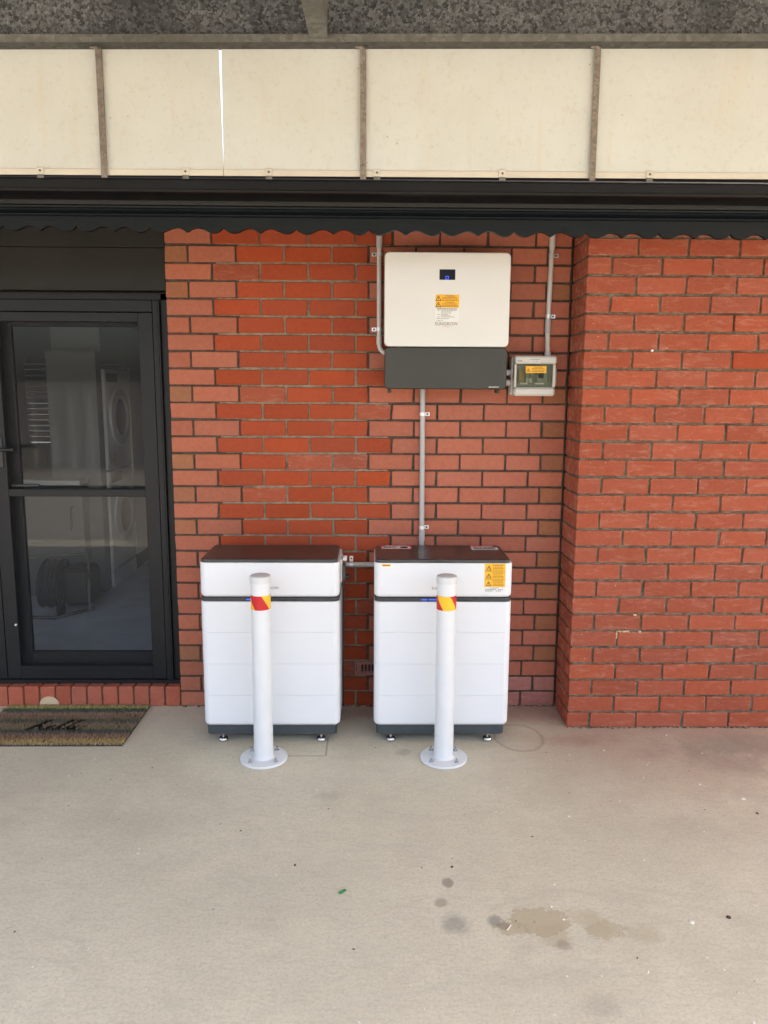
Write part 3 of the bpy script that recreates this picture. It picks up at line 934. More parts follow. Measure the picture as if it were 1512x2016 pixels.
for xc in (-4.0, 7.4):
    p = MB().box(xc - .045, xc + .045, -3.78, -3.69, 0, 3.08, .006).build('carport_post', 'galvflat')
    tag(p, 'galvanised post holding up the ' + ('left' if xc < 0 else 'right') + ' front corner of the carport', 'post', 'carport posts')

# boundary fence: seen only mirrored in the door glass, made pale to bounce light
fn = thing('boundary_fence', (0, -12, 0), 'ribbed steel fence across the driveway, made pale to bounce light', 'fence')
m = MB()
N = 240
for i in range(N + 1):
    x = -12 + 24 * i / N
    d = .02 if (i // 2) % 2 else -.02
    m.v += [(x, -12 + d, .04), (x, -12 + d, 1.80)]
for i in range(N):
    m.f.append((2 * i, 2 * i + 2, 2 * i + 3, 2 * i + 1))
    m.mi.append(0)
m.build('ribbed_sheet', 'fence', fn, recalc=False)
MB().box(-12, 12, -12.03, -11.97, 1.80, 1.85).build('top_rail', 'fence', fn)

# ------------------------------------------------------------------ door
door = thing('security_door', (-.5, .06, .1), 'black framed glass security door with mesh at the left', 'door')
FY0, FY1 = .060, .125
m = MB()
m.box(-.052, -.004, FY0 + .02, FY1 + .04, .105, 2.20, .002)         # right jamb reveal
m.build('jamb', 'frame', door)
m = MB()
m.box(-.090, -.0525, FY0, FY1, .105, 2.165, .003)
m.box(-.066, -.062, FY0 - .004, FY0 + .001, .11, 2.16)
m.build('jamb_stop', 'frame', door)
m = MB()
m.box(-1.86, -.0905, FY0, FY1, 2.105, 2.165, .003)
m.build('head', 'frame', door)
MB().box(-1.86, -.0045, FY0 + .02, FY1 + .04, 2.1655, 2.205, .002).build('head_reveal', 'frame', door)
MB().box(-1.86, -.0045, FY0 - .01, FY1 + .06, .100, .128, .003).build('threshold', 'frame', door)
MB().box(-1.895, -1.861, FY0 + .02, FY1 + .04, .105, 2.20, .002).build('jamb', 'frame', door)
def leaf(x0, x1, nm):
    lf = MB()
    y0, y1 = FY0 + .006, FY0 + .044
    s = .074
    lf.box(x1 - s, x1, y0, y1, .130, 2.102, .002)
    lf.box(x0, x0 + s, y0, y1, .130, 2.102, .002)
    o = lf.build(nm, 'frame', door)
    MB().box(x0 + s, x1 - s, y0 + .001, y1, 2.055, 2.102, .002).build('top_rail', 'frame', o)
    q = MB()
    q.box(x0 + s, x1 - s, y0 + .001, y1, .130, .206, .002)
    q.box(x0 + s, x1 - s, y0 - .003, y0 + .002, .176, .181)
    q.box(x0 + s, x1 - s, y0 - .003, y0 + .002, .200, .204)
    q.build('bottom_rail', 'frame', o)
    MB().box(x0 + s, x1 - s, y0 + .002, y1, 1.146, 1.186, .002).build('mid_rail', 'frame', o)
    for za, zb in ((.206, 1.146), (1.186, 2.055)):
        g = MB()
        g.add([(x0 + s, y0 + .02, za), (x1 - s, y0 + .02, za), (x1 - s, y0 + .02, zb), (x0 + s, y0 + .02, zb)], [(0, 1, 2, 3)])
        g.build('mesh_panel', 'mesh', o, recalc=False)
    return o
L1 = leaf(-.964, -.0925, 'door_leaf')
L2 = leaf(-1.80, -.968, 'door_leaf')
m = MB()
m.tube([(-.925, .060, 1.398), (-.925, .024, 1.398), (-.915, .018, 1.398), (-.825, .018, 1.398)], .0085, 10)
m.box(-.945, -.905, .058, .066, 1.30, 1.46, .003)
m.build('handle', 'black', L1, smooth=40)
inner = MB()
inner.box(-.150, -.092, .135, .165, .130, 2.10, .002)
inner.box(-.930, -.852, .135, .165, .130, 2.10, .002)
inner.box(-.852, -.150, .135, .165, 2.035, 2.10, .002)
inner.box(-.852, -.150, .135, .165, .130, .262, .003)
inner.box(-1.80, -.935, .140, .165, .130, .25, .003)
il = inner.build('inner_frame', 'frame', door)
g = MB()
g.add([(-1.80, .15, .25), (-.15, .15, .25), (-.15, .15, 2.05), (-1.80, .15, 2.05)], [(0, 1, 2, 3)])
g.build('glass_pane', 'glass', il, recalc=False)
m = MB()
m.tube([(-.89, .134, 1.20), (-.89, .115, 1.20), (-.88, .11, 1.20), (-.745, .11, 1.20)], .008, 10)
m.build('inner_handle', 'darksteel', il, smooth=40)
m = MB()
m.lathe([(.006, -.006), (.006, .004)], (-.90, FY0 + .004, .44), 10, 'y')
m.build('screw_cap', 'tag', L1)
ov = thing('over_door_panel', (-.95, .02, 2.2), 'charcoal sheet panel above the black door under the valance', 'panel')
MB().box(-1.9, -.002, .012, .05, 2.206, 2.412, .001).build('lower_sheet', 'infill', ov)
MB().box(-1.9, -.002, .006, .05, 2.414, 2.51, .001).build('upper_sheet', 'infill', ov)

# ------------------------------------------------------------------ laundry behind the glass
m = MB()
m.box(-3.2, .6, .24, 4.6, .02, .10)
tag(m.build('laundry_floor', 'tile'), 'grey laundry floor behind the door', kind='structure')
m = MB()
m.box(-3.2, .6, .24, 4.6, 2.50, 2.503)
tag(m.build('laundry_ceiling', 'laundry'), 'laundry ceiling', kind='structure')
m = MB()
m.box(-3.25, -3.2, .24, 4.6, .1, 2.5)
m.box(.55, .6, .24, 4.6, .1, 2.5)
for a in ((-3.2, -2.75, .1, 2.5), (-2.05, .55, .1, 2.5), (-2.75, -2.05, .1, 1.12), (-2.75, -2.05, 2.02, 2.5)):
    m.box(a[0], a[1], 4.55, 4.6, a[2], a[3])
m.box(-3.2, -1.9, .245, .28, .1, 2.5)
m.box(-.0, .55, .245, .28, .1, 2.5)
m.box(-1.9, 0, .245, .28, 2.2, 2.5)
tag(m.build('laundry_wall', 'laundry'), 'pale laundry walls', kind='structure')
MAT['tinted'] = glass('tinted_window', (0.10, 0.12, 0.14), 0.2)
bl = thing('window_blind', (-2.4, 4.5, 1.12), 'slatted blind on the far laundry window, seen through the door glass', 'blind')
for k in range(15):
    z = 1.14 + k * .06
    m = MB()
    m.add([(-2.74, 4.50, z), (-2.06, 4.50, z), (-2.06, 4.512, z + .056), (-2.74, 4.512, z + .056)], [(0, 1, 2, 3)])
    m.build('slat', 'cupboard', bl, recalc=False)
g = MB()
g.add([(-2.75, 4.57, 1.12), (-2.05, 4.57, 1.12), (-2.05, 4.57, 2.02), (-2.75, 4.57, 2.02)], [(0, 1, 2, 3)])
g.build('window_pane', 'tinted', bl, recalc=False)
UX = -1.08
cab = thing('laundry_cupboard', (UX - .2, 2.9, .1), 'tall white laundry cupboards beside the stacked machines behind the glass', 'cupboard')
m = MB()
m.box(UX - .40, UX - .02, 2.05, 2.17, .1, 2.0)
m.box(UX - .40, UX - .02, 2.17, 4.5, 1.92, 2.25)
m.box(UX - .40, UX - .02, 2.80, 4.5, .1, 1.92)
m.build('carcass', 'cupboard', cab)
for k in range(4):
    d = MB().box(UX - .02, UX, 2.815 + k * .42, 3.225 + k * .42, .24, 1.90, .002).build('cupboard_door', 'cupdoor', cab)
    y = 3.19 + k * .42 if k % 2 == 0 else 2.85 + k * .42
    MB().tube([(UX, y, 1.20), (UX + .03, y, 1.20), (UX + .03, y, 1.36), (UX, y, 1.36)], .006, 8).build('cupboard_handle', 'darksteel', d)
def machine(name, z0, h, label, cat):
    o = thing(name, (UX - .2, 2.48, z0), label, cat)
    y0, y1 = 2.18, 2.78
    MB().box(UX - .38, UX + .0, y0, y1, z0, z0 + h, .008).build('cabinet', 'whitegoods', o)
    m = MB()
    cy, cz = (y0 + y1) / 2, z0 + h * .52
    m.lathe([(.235, 0.0), (.235, .018), (.215, .026), (.16, .030), (.155, .012), (.15, .012)], (UX + .001, cy, cz), 36, 'x')
    m.build('door_ring', 'cupdoor', o, smooth=35)
    MB().lathe([(.152, .014), (.10, .030), (.02, .036)], (UX + .001, cy, cz), 30, 'x').build('door_window', 'black', o, smooth=60)
    MB().box(UX + .0005, UX + .004, y0 + .03, y0 + .30, z0 + h - .10, z0 + h - .03).build('control_panel', 'beigedark', o)
    return o
machine('washing_machine', .24, .82, 'white front loading washing machine under the dryer, seen through the glass', 'washing machine')
dr = machine('clothes_dryer', 1.07, .80, 'white clothes dryer stacked on the washing machine behind the glass', 'dryer')
m = MB()
for k in range(6):
    m.box(UX + .0006, UX + .003, 2.22 + k * .022, 2.232 + k * .022, 1.10, 1.20)
m.build('air_grille', 'darksteel', dr)
MB().box(UX - .38, UX + .0, 2.18, 2.78, .1, .235).build('plinth', 'tile', cab)
bn = thing('laundry_bench', (-2.1, 2.2, .1), 'white topped laundry bench with cupboards behind the door glass', 'bench')
MB().box(-3.1, -1.50, 1.9, 2.6, .1, .96).build('bench_base', 'cupboard', bn)
MB().box(-3.1, -1.20, 1.86, 2.04, .985, 1.02, .004).build('bench_top', 'cupdoor', bn)
MB().box(-1.50, -1.20, 1.90, 2.03, .12, .96).build('bench_end', 'cupboard', bn)
for xx in (-1.72, -1.28):
    MB().tube([(xx, 1.90, .62), (xx, 1.865, .63), (xx, 1.865, .80), (xx, 1.90, .81)], .007, 8).build('bench_handle', 'darksteel', bn)
ho = thing('hose_trolley', (-1.3, 1.55, .1), 'dark coiled hose on a small trolley on the laundry floor', 'hose trolley')
m = MB()
for k in range(7):
    r = .17 - .008 * (k % 3)
    pts = [(-1.36 + .02 * k + .03 * math.sin(a * .7), 1.5 + r * math.cos(a), .31 + r * math.sin(a)) for a in [2 * math.pi * i / 22 for i in range(23)]]
    m.tube(pts, .012, 8, caps=True)
m.build('coiled_hose', 'hose', ho, smooth=60)
m = MB()
m.tube([(-1.55, 1.35, .12), (-1.55, 1.45, .5), (-1.05, 1.55, .52), (-1.02, 1.45, .12)], .012, 8)
m.tube([(-1.58, 1.28, .12), (-1.2, 1.25, .12), (-1.0, 1.5, .12)], .012, 8)
m.build('trolley_frame', 'darksteel', ho, smooth=60)
MB().box(-1.22, -1.02, 1.48, 1.72, .13, .42, .03).build('motor_box', 'hose', ho)
for yy in (1.34, 1.68):
    MB().lathe([(.05, -.015), (.055, 0), (.05, .015)], (-1.18, yy, .157), 18, 'x').build('wheel', 'hose', ho, smooth=40)

# ------------------------------------------------------------------ battery units
def battery(x0, x1, label, right):
    yf, yb = -.460, -.115
    o = thing('battery_unit', ((x0 + x1) / 2, (yf + yb) / 2, 0), label, 'battery unit', 'white battery units against the wall')
    ox = (x0 + x1) / 2
    rc = .034
    base = MB()
    base.rprism(x0 + .012, x1 - .018, yf + .012, yb - .01, .044, .092, .02, .004, .001)
    base.build('base_plinth', 'base', o, smooth=40)
    for fx in (x0 + .085, x1 - .095):
        for fy in (yf + .038, yb - .05):
            f = MB().lathe([(.017, 0), (.023, .004), (.024, .010), (.020, .018), (.012, .023)], (fx, fy, 0), 20).build('levelling_foot', 'chrome', o, smooth=40)
            MB().lathe([(.007, .0235), (.007, .046)], (fx, fy, 0), 12).build('stud', 'chrome', f, smooth=40)
    zs = [.0905, .2495, .4085, .5665, .7185]
    for k in range(4):
        mo = MB()
        mo.rprism(x0 + (.0 if k != 1 else .0004), x1, yf, yb, zs[k] + .0004, zs[k + 1] - .0004, rc, .022 if k == 0 else .0007, .0007)
        mo.build('battery_module', 'white', o, smooth=35)
    sp = MB()
    sp.rprism(x0 + .0025, x1 - .0025, yf + .0025, yb - .0025, .12, .717, rc - .006, .001, .001)
    sp.build('module_core', 'white', o, smooth=35)
    b = MB()
    b.rprism(x0 + .003, x1 - .003, yf + .003, yb - .003, .7192, .7375, rc - .003, .0008, .0008)
    bd = b.build('status_band', 'band', o, smooth=35)
    MB().box(ox + .05, ox + .13, yf + .0015, yf + .0032, .7225, .7275).build('vent_slot', 'black', bd)
    if right:
        leds = ((ox - .104, ox - .077), (ox - .068, ox - .022))
    else:
        leds = ((ox - .112, ox - .081),)
    for a, c in leds:
        MB().box(a, c, yf + .0010, yf + .0034, .7262, .7312, .0006).build('status_light', 'blue', bd)
    h = MB()
    h.rprism(x0, x1, yf, yb, .7378, .9075, rc, .020, .003)
    hd = h.build('control_module', 'white', o, smooth=35)
    ld = MB()
    ld.rprism(x0 + .006, x1 - .012, yf + .004, yb + .004, .9078, .9245, .03, .002, .006)
    lid = ld.build('lid', 'lid', o, smooth=40)
    text('lettering', 'SUNGROW', .0185, (ox - .006, yf - .0004, .785), 'greyink', hd, sx=1.05)
    return o, hd, lid
BL, BLh, BLl = battery(.226, .889, 'left white battery unit, behind the left bollard and beside the door', False)
BR, BRh, BRl = battery(1.053, 1.712, 'right white battery unit with yellow warning stickers, below the inverter', True)
# left unit: isolator switch and cable on its right side
sw = MB().box(.8895, .896, -.35, -.21, .785, .900, .003).build('switch_plate', 'warmwhite', BL)
MB().box(.8963, .912, -.32, -.25, .785, .868, .006).build('switch_body', 'darksteel', sw)
MB().lathe([(.013, .9123), (.013, .926), (.008, .930)], (0, -.285, .80), 16, 'x').build('switch_knob', 'black', sw, smooth=40)
m = MB()
m.tube([(.905, -.30, .775), (.903, -.29, .70), (.897, -.25, .55), (.894, -.2, .30), (.894, -.19, .08)], .004, 8)
m.build('cable', 'hose', BL, smooth=60)
for yy, zz in ((-.31, .893), (-.27, .893)):
    MB().lathe([(.009, .9003), (.009, .918)], (0, yy, zz), 12, 'x').build('cable_gland', 'tag', BL, smooth=40)
# right unit: handle on its right side
MB().box(1.7125, 1.722, -.33, -.22, .765, .86, .004).build('side_switch', 'black', BR)
MB().lathe([(.013, 1.7225), (.013, 1.735)], (0, -.28, .778), 14, 'x').build('switch_knob', 'black', BR, smooth=40)
# stickers on the right unit
yf = -.460
st = MB().box(1.578, 1.676, yf - .0011, yf - .0003, .792, .906).build('warning_sticker', 'yellow', BRh)
for k in range(3):
    zc = .887 - k * .038
    triangle_sign(1.597, yf - .0012, zc - .002, .024, st)
    text('lettering', 'WARNING', .0105, (1.640, yf - .0013, zc + .011), 'ink', st, depth=.0002)
    fine_print([(1.618, 1.664, zc + .002), (1.616, 1.668, zc - .005), (1.616, 1.668, zc - .012)], yf - .0012, 'ink', st, h=.0022)
m = MB()
for z in (.868, .830):
    m.box(1.578, 1.676, yf - .0014, yf - .00115, z - .0006, z + .0006)
m.build('rule_line', 'ink', st)
st = MB().box(1.578, 1.676, yf - .0011, yf - .0003, .766, .7915).build('notice_sticker', 'tag', BRh)
fine_print([(1.600, 1.645, .787), (1.582, 1.634, .780), (1.582, 1.620, .773), (1.643, 1.668, .780), (1.632, 1.66, .773)], yf - .0012, 'ink', st, h=.0026)
st = MB().box(1.091, 1.130, yf - .0011, yf - .0003, .891, .902).build('small_sticker', 'yellow', BRh)
fine_print([(1.095, 1.126, .8965)], yf - .0012, 'ink', st, h=.003)
zt = .9245
def top_print(rows, parent, mat='ink', name='fine_print'):
    m = MB()
    for x0, x1, y, h in rows:
        x = x0
        while x < x1 - .003:
            w = min(rnd.uniform(.006, .016), x1 - x)
            m.box(x, x + w, y - h / 2, y + h / 2, zt + .001, zt + .0016)
            x += w + .003
    return m.build(name, mat, parent)
st = MB().box(1.085, 1.245, -.215, -.122, zt + .0001, zt + .0006).build('notice_sticker', 'redink', BRl)
MB().box(1.093, 1.237, -.208, -.152, zt + .0006, zt + .001).build('notice_panel', 'tag', st)
text('lettering', 'DANGER', .022, (1.165, -.138, zt + .0014), 'tag', st, rot=(0, 0, 0), sx=1.3, depth=.0002)
top_print([(1.10, 1.17, -.165, .006), (1.10, 1.17, -.178, .006), (1.10, 1.16, -.19, .006)], st)
m = MB()
m.lathe([(.022, zt + .0011), (.022, zt + .0016)], (1.205, -.18, 0), 18)
m.build('pictogram', 'ink', st)
st = MB().box(1.545, 1.665, -.162, -.124, zt + .0001, zt + .0006).build('danger_sticker', 'redink', BRl)
text('lettering', 'DANGER', .026, (1.605, -.143, zt + .0010), 'tag', st, rot=(0, 0, 0), sx=1.1, depth=.0002)
st = MB().box(1.545, 1.680, -.228, -.170, zt + .0001, zt + .0006).build('notice_sticker', 'tag', BRl)
top_print([(1.56, 1.60, -.19, .009), (1.61, 1.668, -.188, .014), (1.555, 1.665, -.205, .006), (1.56, 1.66, -.217, .005)], st)

# ------------------------------------------------------------------ bollards
def bollard(x, y, label, phase):
    o = thing('bollard', (x, y, 0), label, 'bollard', 'white bollards in front of the battery units')
    pl = MB().lathe([(.108, .0), (.111, .002), (.111, .010), (.109, .012)], (x, y, 0), 56).build('base_plate', 'bollard', o, smooth=40)
    m = MB()
    rr = .0445
    m.lathe([(rr + .007, .0121), (rr + .004, .017), (rr, .022), (rr, .862)], (x, y, 0), 48)
    m.build('tube', 'bollard', o, smooth=35)
    m = MB()
    m.lathe([(rr + .0005, .852), (rr + .0033, .853), (rr + .0033, .878), (rr + .001, .8835), (rr - .006, .887), (.02, .8895), (.004, .890)], (x, y, 0), 48)
    m.build('cap', 'capplastic', o, smooth=30)
    for k in range(4):
        a = R(45 + 90 * k + (4 if x < 1 else -3))
        bx, by = x + .082 * math.cos(a), y + .082 * math.sin(a)
        w = MB().lathe([(.0105, .0121), (.0105, .0142)], (bx, by, 0), 18).build('washer', 'chrome', pl, smooth=40)
        b = MB()
        b.lathe([(.0075, .0143), (.0075, .0215)], (bx, by, 0), 6)
        b.lathe([(.0045, .0216), (.0045, .030)], (bx, by, 0), 10)
        b.build('anchor_bolt', 'chrome', pl)
    # reflective tape with slanted stripes
    m = MB()
    rb = rr + .0008
    z0, z1 = .731, .797
    NS, NZ = 96, 8
    sh = .9
    for j in range(NZ + 1):
        for i in range(NS):
            t = 2 * math.pi * i / NS + sh * j / NZ
            z = z0 + (z1 - z0) * j / NZ
            m.v.append((x + rb * math.cos(-t), y + rb * math.sin(-t), z))
    for j in range(NZ):
        for i in range(NS):
            i2 = (i + 1) % NS
            m.f.append((j * NS + i, (j + 1) * NS + i, (j + 1) * NS + i2, j * NS + i2))
            m.mi.append(int(((2 * math.pi * i / NS + phase) / (2 * math.pi)) * 4) % 2)
    m.build('reflective_band', ['redref', 'yelref'], o, smooth=60, recalc=True)
    return o
bollard(.537, -.612, 'left white steel bollard with mostly red reflective band', 2.72)
bollard(1.383, -.614, 'right white steel bollard with yellow and red reflective band', 1.24)

# ------------------------------------------------------------------ inverter
inv = thing('solar_inverter', (1.40, -.10, 1.72), 'ivory wall inverter box with charcoal lower cover', 'inverter')
IY = -.205
m = MB()
m.rprism(1.112, 1.690, 1.735, 2.352, -.165, -.012, .02, .002, .002, axis='y')
m.build('rear_housing', 'cover', inv, smooth=40)
m = MB()
m.rprism(1.098, 1.703, 1.925, 2.367, IY, -.164, .024, .007, .003, axis='y')
fr = m.build('front_cover', 'warmwhite', inv, smooth=40)
m = MB()
m.rprism(1.100, 1.699, 1.721, 1.9225, IY + .006, -.162, .022, .007, .003, axis='y')
lc = m.build('lower_cover', 'cover', inv, smooth=40)
for xx in (1.118, 1.655):
    MB().box(xx, xx + .018, -.16, -.10, 1.703, 1.7205, .003).build('mounting_foot', 'cover', inv)
sc = MB().box(1.361, 1.437, IY - .0012, IY - .0002, 2.2385, 2.287, .0004).build('display', 'screen', fr)
m = MB()
cx, cz, r, w = 1.398, 2.2485, .0075, .0022
for a in ((cx - r, cx + r, cz + r - w, cz + r), (cx - r, cx + r, cz - r, cz - r + w), (cx - r, cx - r + w, cz - r + w, cz + r - w), (cx + r - w, cx + r, cz - r + w, cz + r - w)):
    m.box(a[0], a[1], IY - .0018, IY - .0013, a[2], a[3])
m.build('status_icon', 'blue', sc)
y = IY
st = MB().box(1.345, 1.458, y - .0010, y - .0002, 2.109, 2.170).build('warning_sticker', 'yellow', fr)
for k in range(2):
    zc = 2.155 - k * .030
    triangle_sign(1.358, y - .0011, zc - .001, .026, st)
    text('lettering', 'WARNING', .0095, (1.413, y - .0012, zc + .0085), 'ink', st, depth=.0002)
    fine_print([(1.378, 1.448, zc + .0015), (1.376, 1.450, zc - .005), (1.374, 1.455, zc - .0115)], y - .0011, 'ink', st, h=.0022)
st = MB().box(1.343, 1.457, y - .0010, y - .0002, 2.044, 2.1085).build('procedure_sticker', 'tag', fr)
fine_print([(1.352, 1.448, 2.103)], y - .0011, 'ink', st, h=.004)
fine_print([(1.356, 1.368, 2.0955), (1.372, 1.445, 2.0955), (1.372, 1.424, 2.0895), (1.372, 1.420, 2.0835), (1.355, 1.368, 2.0775), (1.372, 1.406, 2.0775), (1.372, 1.418, 2.0715), (1.355, 1.368, 2.0655), (1.372, 1.438, 2.0655), (1.350, 1.41, 2.0575), (1.350, 1.384, 2.0475)], y - .0011, 'greyink', st, h=.0022)
text('lettering', 'SUNGROW', .022, (1.398, y - .0006, 2.0325), 'greyink', fr, sx=.98)
fine_print([(1.378, 1.420, 2.0195)], y - .0003, 'redink', fr, h=.0012)
fine_print([(1.612, 1.664, 1.733)], IY + .0055, 'tag', lc, h=.003)

# ------------------------------------------------------------------ switch enclosure
iso = thing('isolator_box', (1.852, -.06, 1.69), 'small beige switch enclosure with smoky window beside the inverter', 'switch box')
bx0, bx1, bz0, bz1 = 1.742, 1.962, 1.690, 1.888
FYI = -.122
m = MB()
m.rprism(bx0, bx1 - .004, bz0 + .003, bz1 - .002, -.075, -.006, .012, .004, .001, axis='y')
m.build('back_box', 'beige', iso, smooth=40)
m = MB()                                      # front cover: frame round the window opening
m.box(bx0 + .008, bx1, FYI, -.0755, 1.848, bz1, .008)
m.box(bx0 + .008, bx1 - .004, FYI, -.0755, bz0, 1.733, .010)
m.box(bx0 + .008, bx0 + .020, FYI + .004, -.0755, 1.7335, 1.8475, .003)
m.box(bx1 - .018, bx1 - .004, FYI + .004, -.0755, 1.7335, 1.8475, .003)
m.build('front_cover', 'beige', iso, smooth=35)
MB().box(bx0 + .020, bx1 - .018, -.082, -.0757, 1.7335, 1.8475).build('inner_plate', 'beigedark', iso)
m = MB()
m.box(1.779, 1.806, -.095, -.0822, 1.757, 1.822)
m.build('terminal_block', 'copper', iso)
for k in range(2):
    xx = 1.812 + k * .018
    b = MB().box(xx, xx + .0165, -.100, -.0822, 1.755, 1.822, .001).build('breaker', 'beige', iso)
    MB().box(xx + .003, xx + .0135, -.108, -.1002, 1.780, 1.798, .001).build('toggle', 'beigedark', b)
b = MB().box(1.868, 1.925, -.098, -.0822, 1.757, 1.822, .002).build('rotary_switch', 'beigedark', iso)
MB().box(1.878, 1.900, -.112, -.0985, 1.780, 1.812, .003).build('switch_handle', 'black', b)
for a, c in ((1.784, 1.822), (1.858, 1.905)):
    MB().box(a, c, -.1025, -.1005, 1.748, 1.7565).build('circuit_tag', 'tag', iso)
wn_ = MB().box(bx0 + .021, bx1 - .019, FYI + .003, FYI + .005, 1.7340, 1.8470).build('window', 'clear', iso)
st = MB().box(1.807, 1.910, FYI + .0008, FYI + .0022, 1.804, 1.838).build('warning_sticker', 'yellow', iso)
triangle_sign(1.820, FYI + .0007, 1.818, .018, st)
text('lettering', 'WARNING', .0085, (1.868, FYI + .0004, 1.832), 'ink', st, depth=.0002)
fine_print([(1.838, 1.903, 1.825), (1.838, 1.905, 1.818), (1.838, 1.9, 1.811)], FYI + .0007, 'ink', st, h=.0024)
st = MB().box(1.827, 1.877, FYI - .0009, FYI - .0002, 1.855, 1.864).build('name_sticker', 'tag', iso)
fine_print([(1.832, 1.872, 1.8595)], FYI - .0010, 'greyink', st, h=.0025)
fine_print([(1.826, 1.878, 1.8695)], FYI - .0002, 'greyink', iso, h=.0026)
m = MB()
m.rprism(1.764, 1.788, 1.859, 1.867, FYI - .0012, FYI - .0001, .003, .0003, .0003, axis='y')
m.build('maker_badge', 'beigedark', iso)
MB().box(bx1 - .003, bx1 + .004, -.105, -.085, 1.748, 1.828, .002).build('latch', 'beigedark', iso)
for zz in (1.807, 1.757):
    m = MB()
    m.lathe([(.0125, 1.700), (.0125, 1.722), (.0155, 1.7225), (.0155, 1.7415)], (0, -.055, zz), 18, 'x')
    m.build('cable_gland', 'conduit', iso, smooth=35)

# ------------------------------------------------------------------ conduits
def saddle(parent, x, z, side, yc, rr=.0132):
    """zinc half saddle round a vertical pipe, tab to one side"""
    s = MB()
    s.lathe([(rr, -.0085), (rr + .0016, -.0085), (rr + .0016, .0085), (rr, .0085)], (x, yc, z), 20)
    s.box(x + side * .010, x + side * .038, -.0032, -.0012, z - .0095, z + .0095, .0008)
    o = s.build('saddle', 'steel', parent, smooth=40)
    MB().lathe([(.0052, -.0058), (.0060, -.0034)], (x + side * .026, 0, z), 12, 'y').build('screw', 'darksteel', o)
yc = -.0160
c = thing('grey_conduit', (1.075, yc, 1.88), 'grey conduit down the left side of the inverter with elbow', 'conduit', 'conduits on the wall')
m = MB()
arc = [(1.076 + .045 * (1 - math.cos(a)), yc - .004, 1.945 - .045 * math.sin(a)) for a in [R(10 * i) for i in range(10)]]
m.tube([(1.0735, yc, 2.50), (1.0755, yc, 1.96)] + arc + [(1.135, yc - .004, 1.900)], .0122, 16)
m.build('pipe', 'conduit', c, smooth=50)
MB().tube([(1.0735, yc, 2.50), (1.0738, yc, 2.425), (1.0738, yc, 2.412)], [.0152, .0152, .0128], 18).build('coupling', 'coupling', c, smooth=40)
MB().tube([(1.0754, yc, 1.985), (1.0755, yc, 1.955), (1.0755, yc, 1.945)], [.0142, .0142, .0142], 18).build('elbow_socket', 'conduit', c, smooth=40)
saddle(c, 1.0742, 2.387, -1, yc)
saddle(c, 1.0752, 2.020, -1, yc)
c = thing('grey_conduit', (1.934, yc, 1.89), 'grey conduit running down into the top of the switch box', 'conduit', 'conduits on the wall')
m = MB()
m.tube([(1.940, yc, 2.50), (1.932, yc, 2.055)], .0122, 16)
m.build('pipe', 'conduit', c, smooth=50)
MB().tube([(1.940, yc, 2.50), (1.9395, yc, 2.425), (1.939, yc, 2.412)], [.0150, .0150, .0128], 18).build('coupling', 'conduit', c, smooth=40)
MB().tube([(1.932, yc, 2.075), (1.932, yc, 2.013), (1.932, yc, 2.005)], [.0152, .0152, .0128], 18).build('coupling', 'coupling', c, smooth=40)
pts, rad = [], []
for k in range(45):
    z = 2.005 - k * .0023
    pts.append((1.932 - .00003 * k, yc - .0006 * k, z))
    rad.append(.0128 if k % 2 else .0112)
MB().tube(pts, rad, 16).build('flexible_sleeve', 'conduit', c, smooth=60)
MB().tube([(1.931, yc - .026, 1.908), (1.931, yc - .027, 1.889)], .0165, 18).build('conduit_gland', 'conduit', c, smooth=40)
saddle(c, 1.9388, 2.387, 1, yc)
saddle(c, 1.9338, 2.090, 1, yc)
c = thing('grey_conduit', (1.303, yc, .80), 'long grey conduit from the inverter down behind the right battery unit', 'conduit', 'conduits on the wall')
m = MB()
m.tube([(1.300, yc, 1.76), (1.306, yc, .78)], .0132, 16)
m.build('pipe', 'coupling', c, smooth=50)
MB().tube([(1.3054, yc, .985), (1.3055, yc, .93)], .0160, 18).build('coupling', 'coupling', c, smooth=40)
saddle(c, 1.301, 1.594, 1, yc, .0138)
saddle(c, 1.3045, 1.000, 1, yc, .0138)
c = thing('grey_conduit', (.98, yc, .79), 'short horizontal conduit joining the two battery units', 'conduit', 'conduits on the wall')
m = MB()
m.tube([(.845, yc, .800), (1.25, yc, .799)], .0125, 16)
m.build('pipe', 'conduit', c, smooth=50)
MB().tube([(.872, yc, .800), (.905, yc, .800)], .0155, 18).build('coupling', 'conduit', c, smooth=40)
s = MB()
s.lathe([(.0132, -.0095), (.0150, -.0095), (.0150, .0095), (.0132, .0095)], (.932, yc, .800), 20, 'x')
s.box(.9225, .9415, -.0032, -.0012, .810, .842, .0008)
so = s.build('saddle', 'steel', c, smooth=40)
MB().lathe([(.0048, -.0058), (.0055, -.0034)], (.932, 0, .829), 12, 'y').build('screw', 'darksteel', so)

# ------------------------------------------------------------------ door mat
mat_o = thing('door_mat', (-.55, -.25, 0), 'striped coir door mat with black hello script by the door', 'door mat')
mx0, mx1, my0, my1 = -.932, -.166, -.488, -.014
MB().box(mx0, mx1, my0, my1, 0, .007, .002).build('backing', 'hose', mat_o)
HEL = [[(0, 0), (.022, .045), (.048, .100), (.066, .117), (.058, .095), (.03, .045), (.008, 0)], [(.010, .012), (.03, .04), (.048, .044), (.047, .015), (.055, 0), (.068, .008)],
       [(.068, .008), (.092, .028), (.102, .044), (.088, .048), (.079, .022), (.088, 0), (.108, .008)],
       [(.108, .008), (.145, .07), (.168, .117), (.155, .112), (.131, .045), (.129, 0), (.148, .008)], [(.148, .008), (.185, .07), (.208, .117), (.195, .112), (.171, .045), (.169, 0), (.188, .008)],
       [(.212, .045), (.192, .03), (.197, .002), (.216, .002), (.233, .028), (.220, .047), (.245, .045)]]
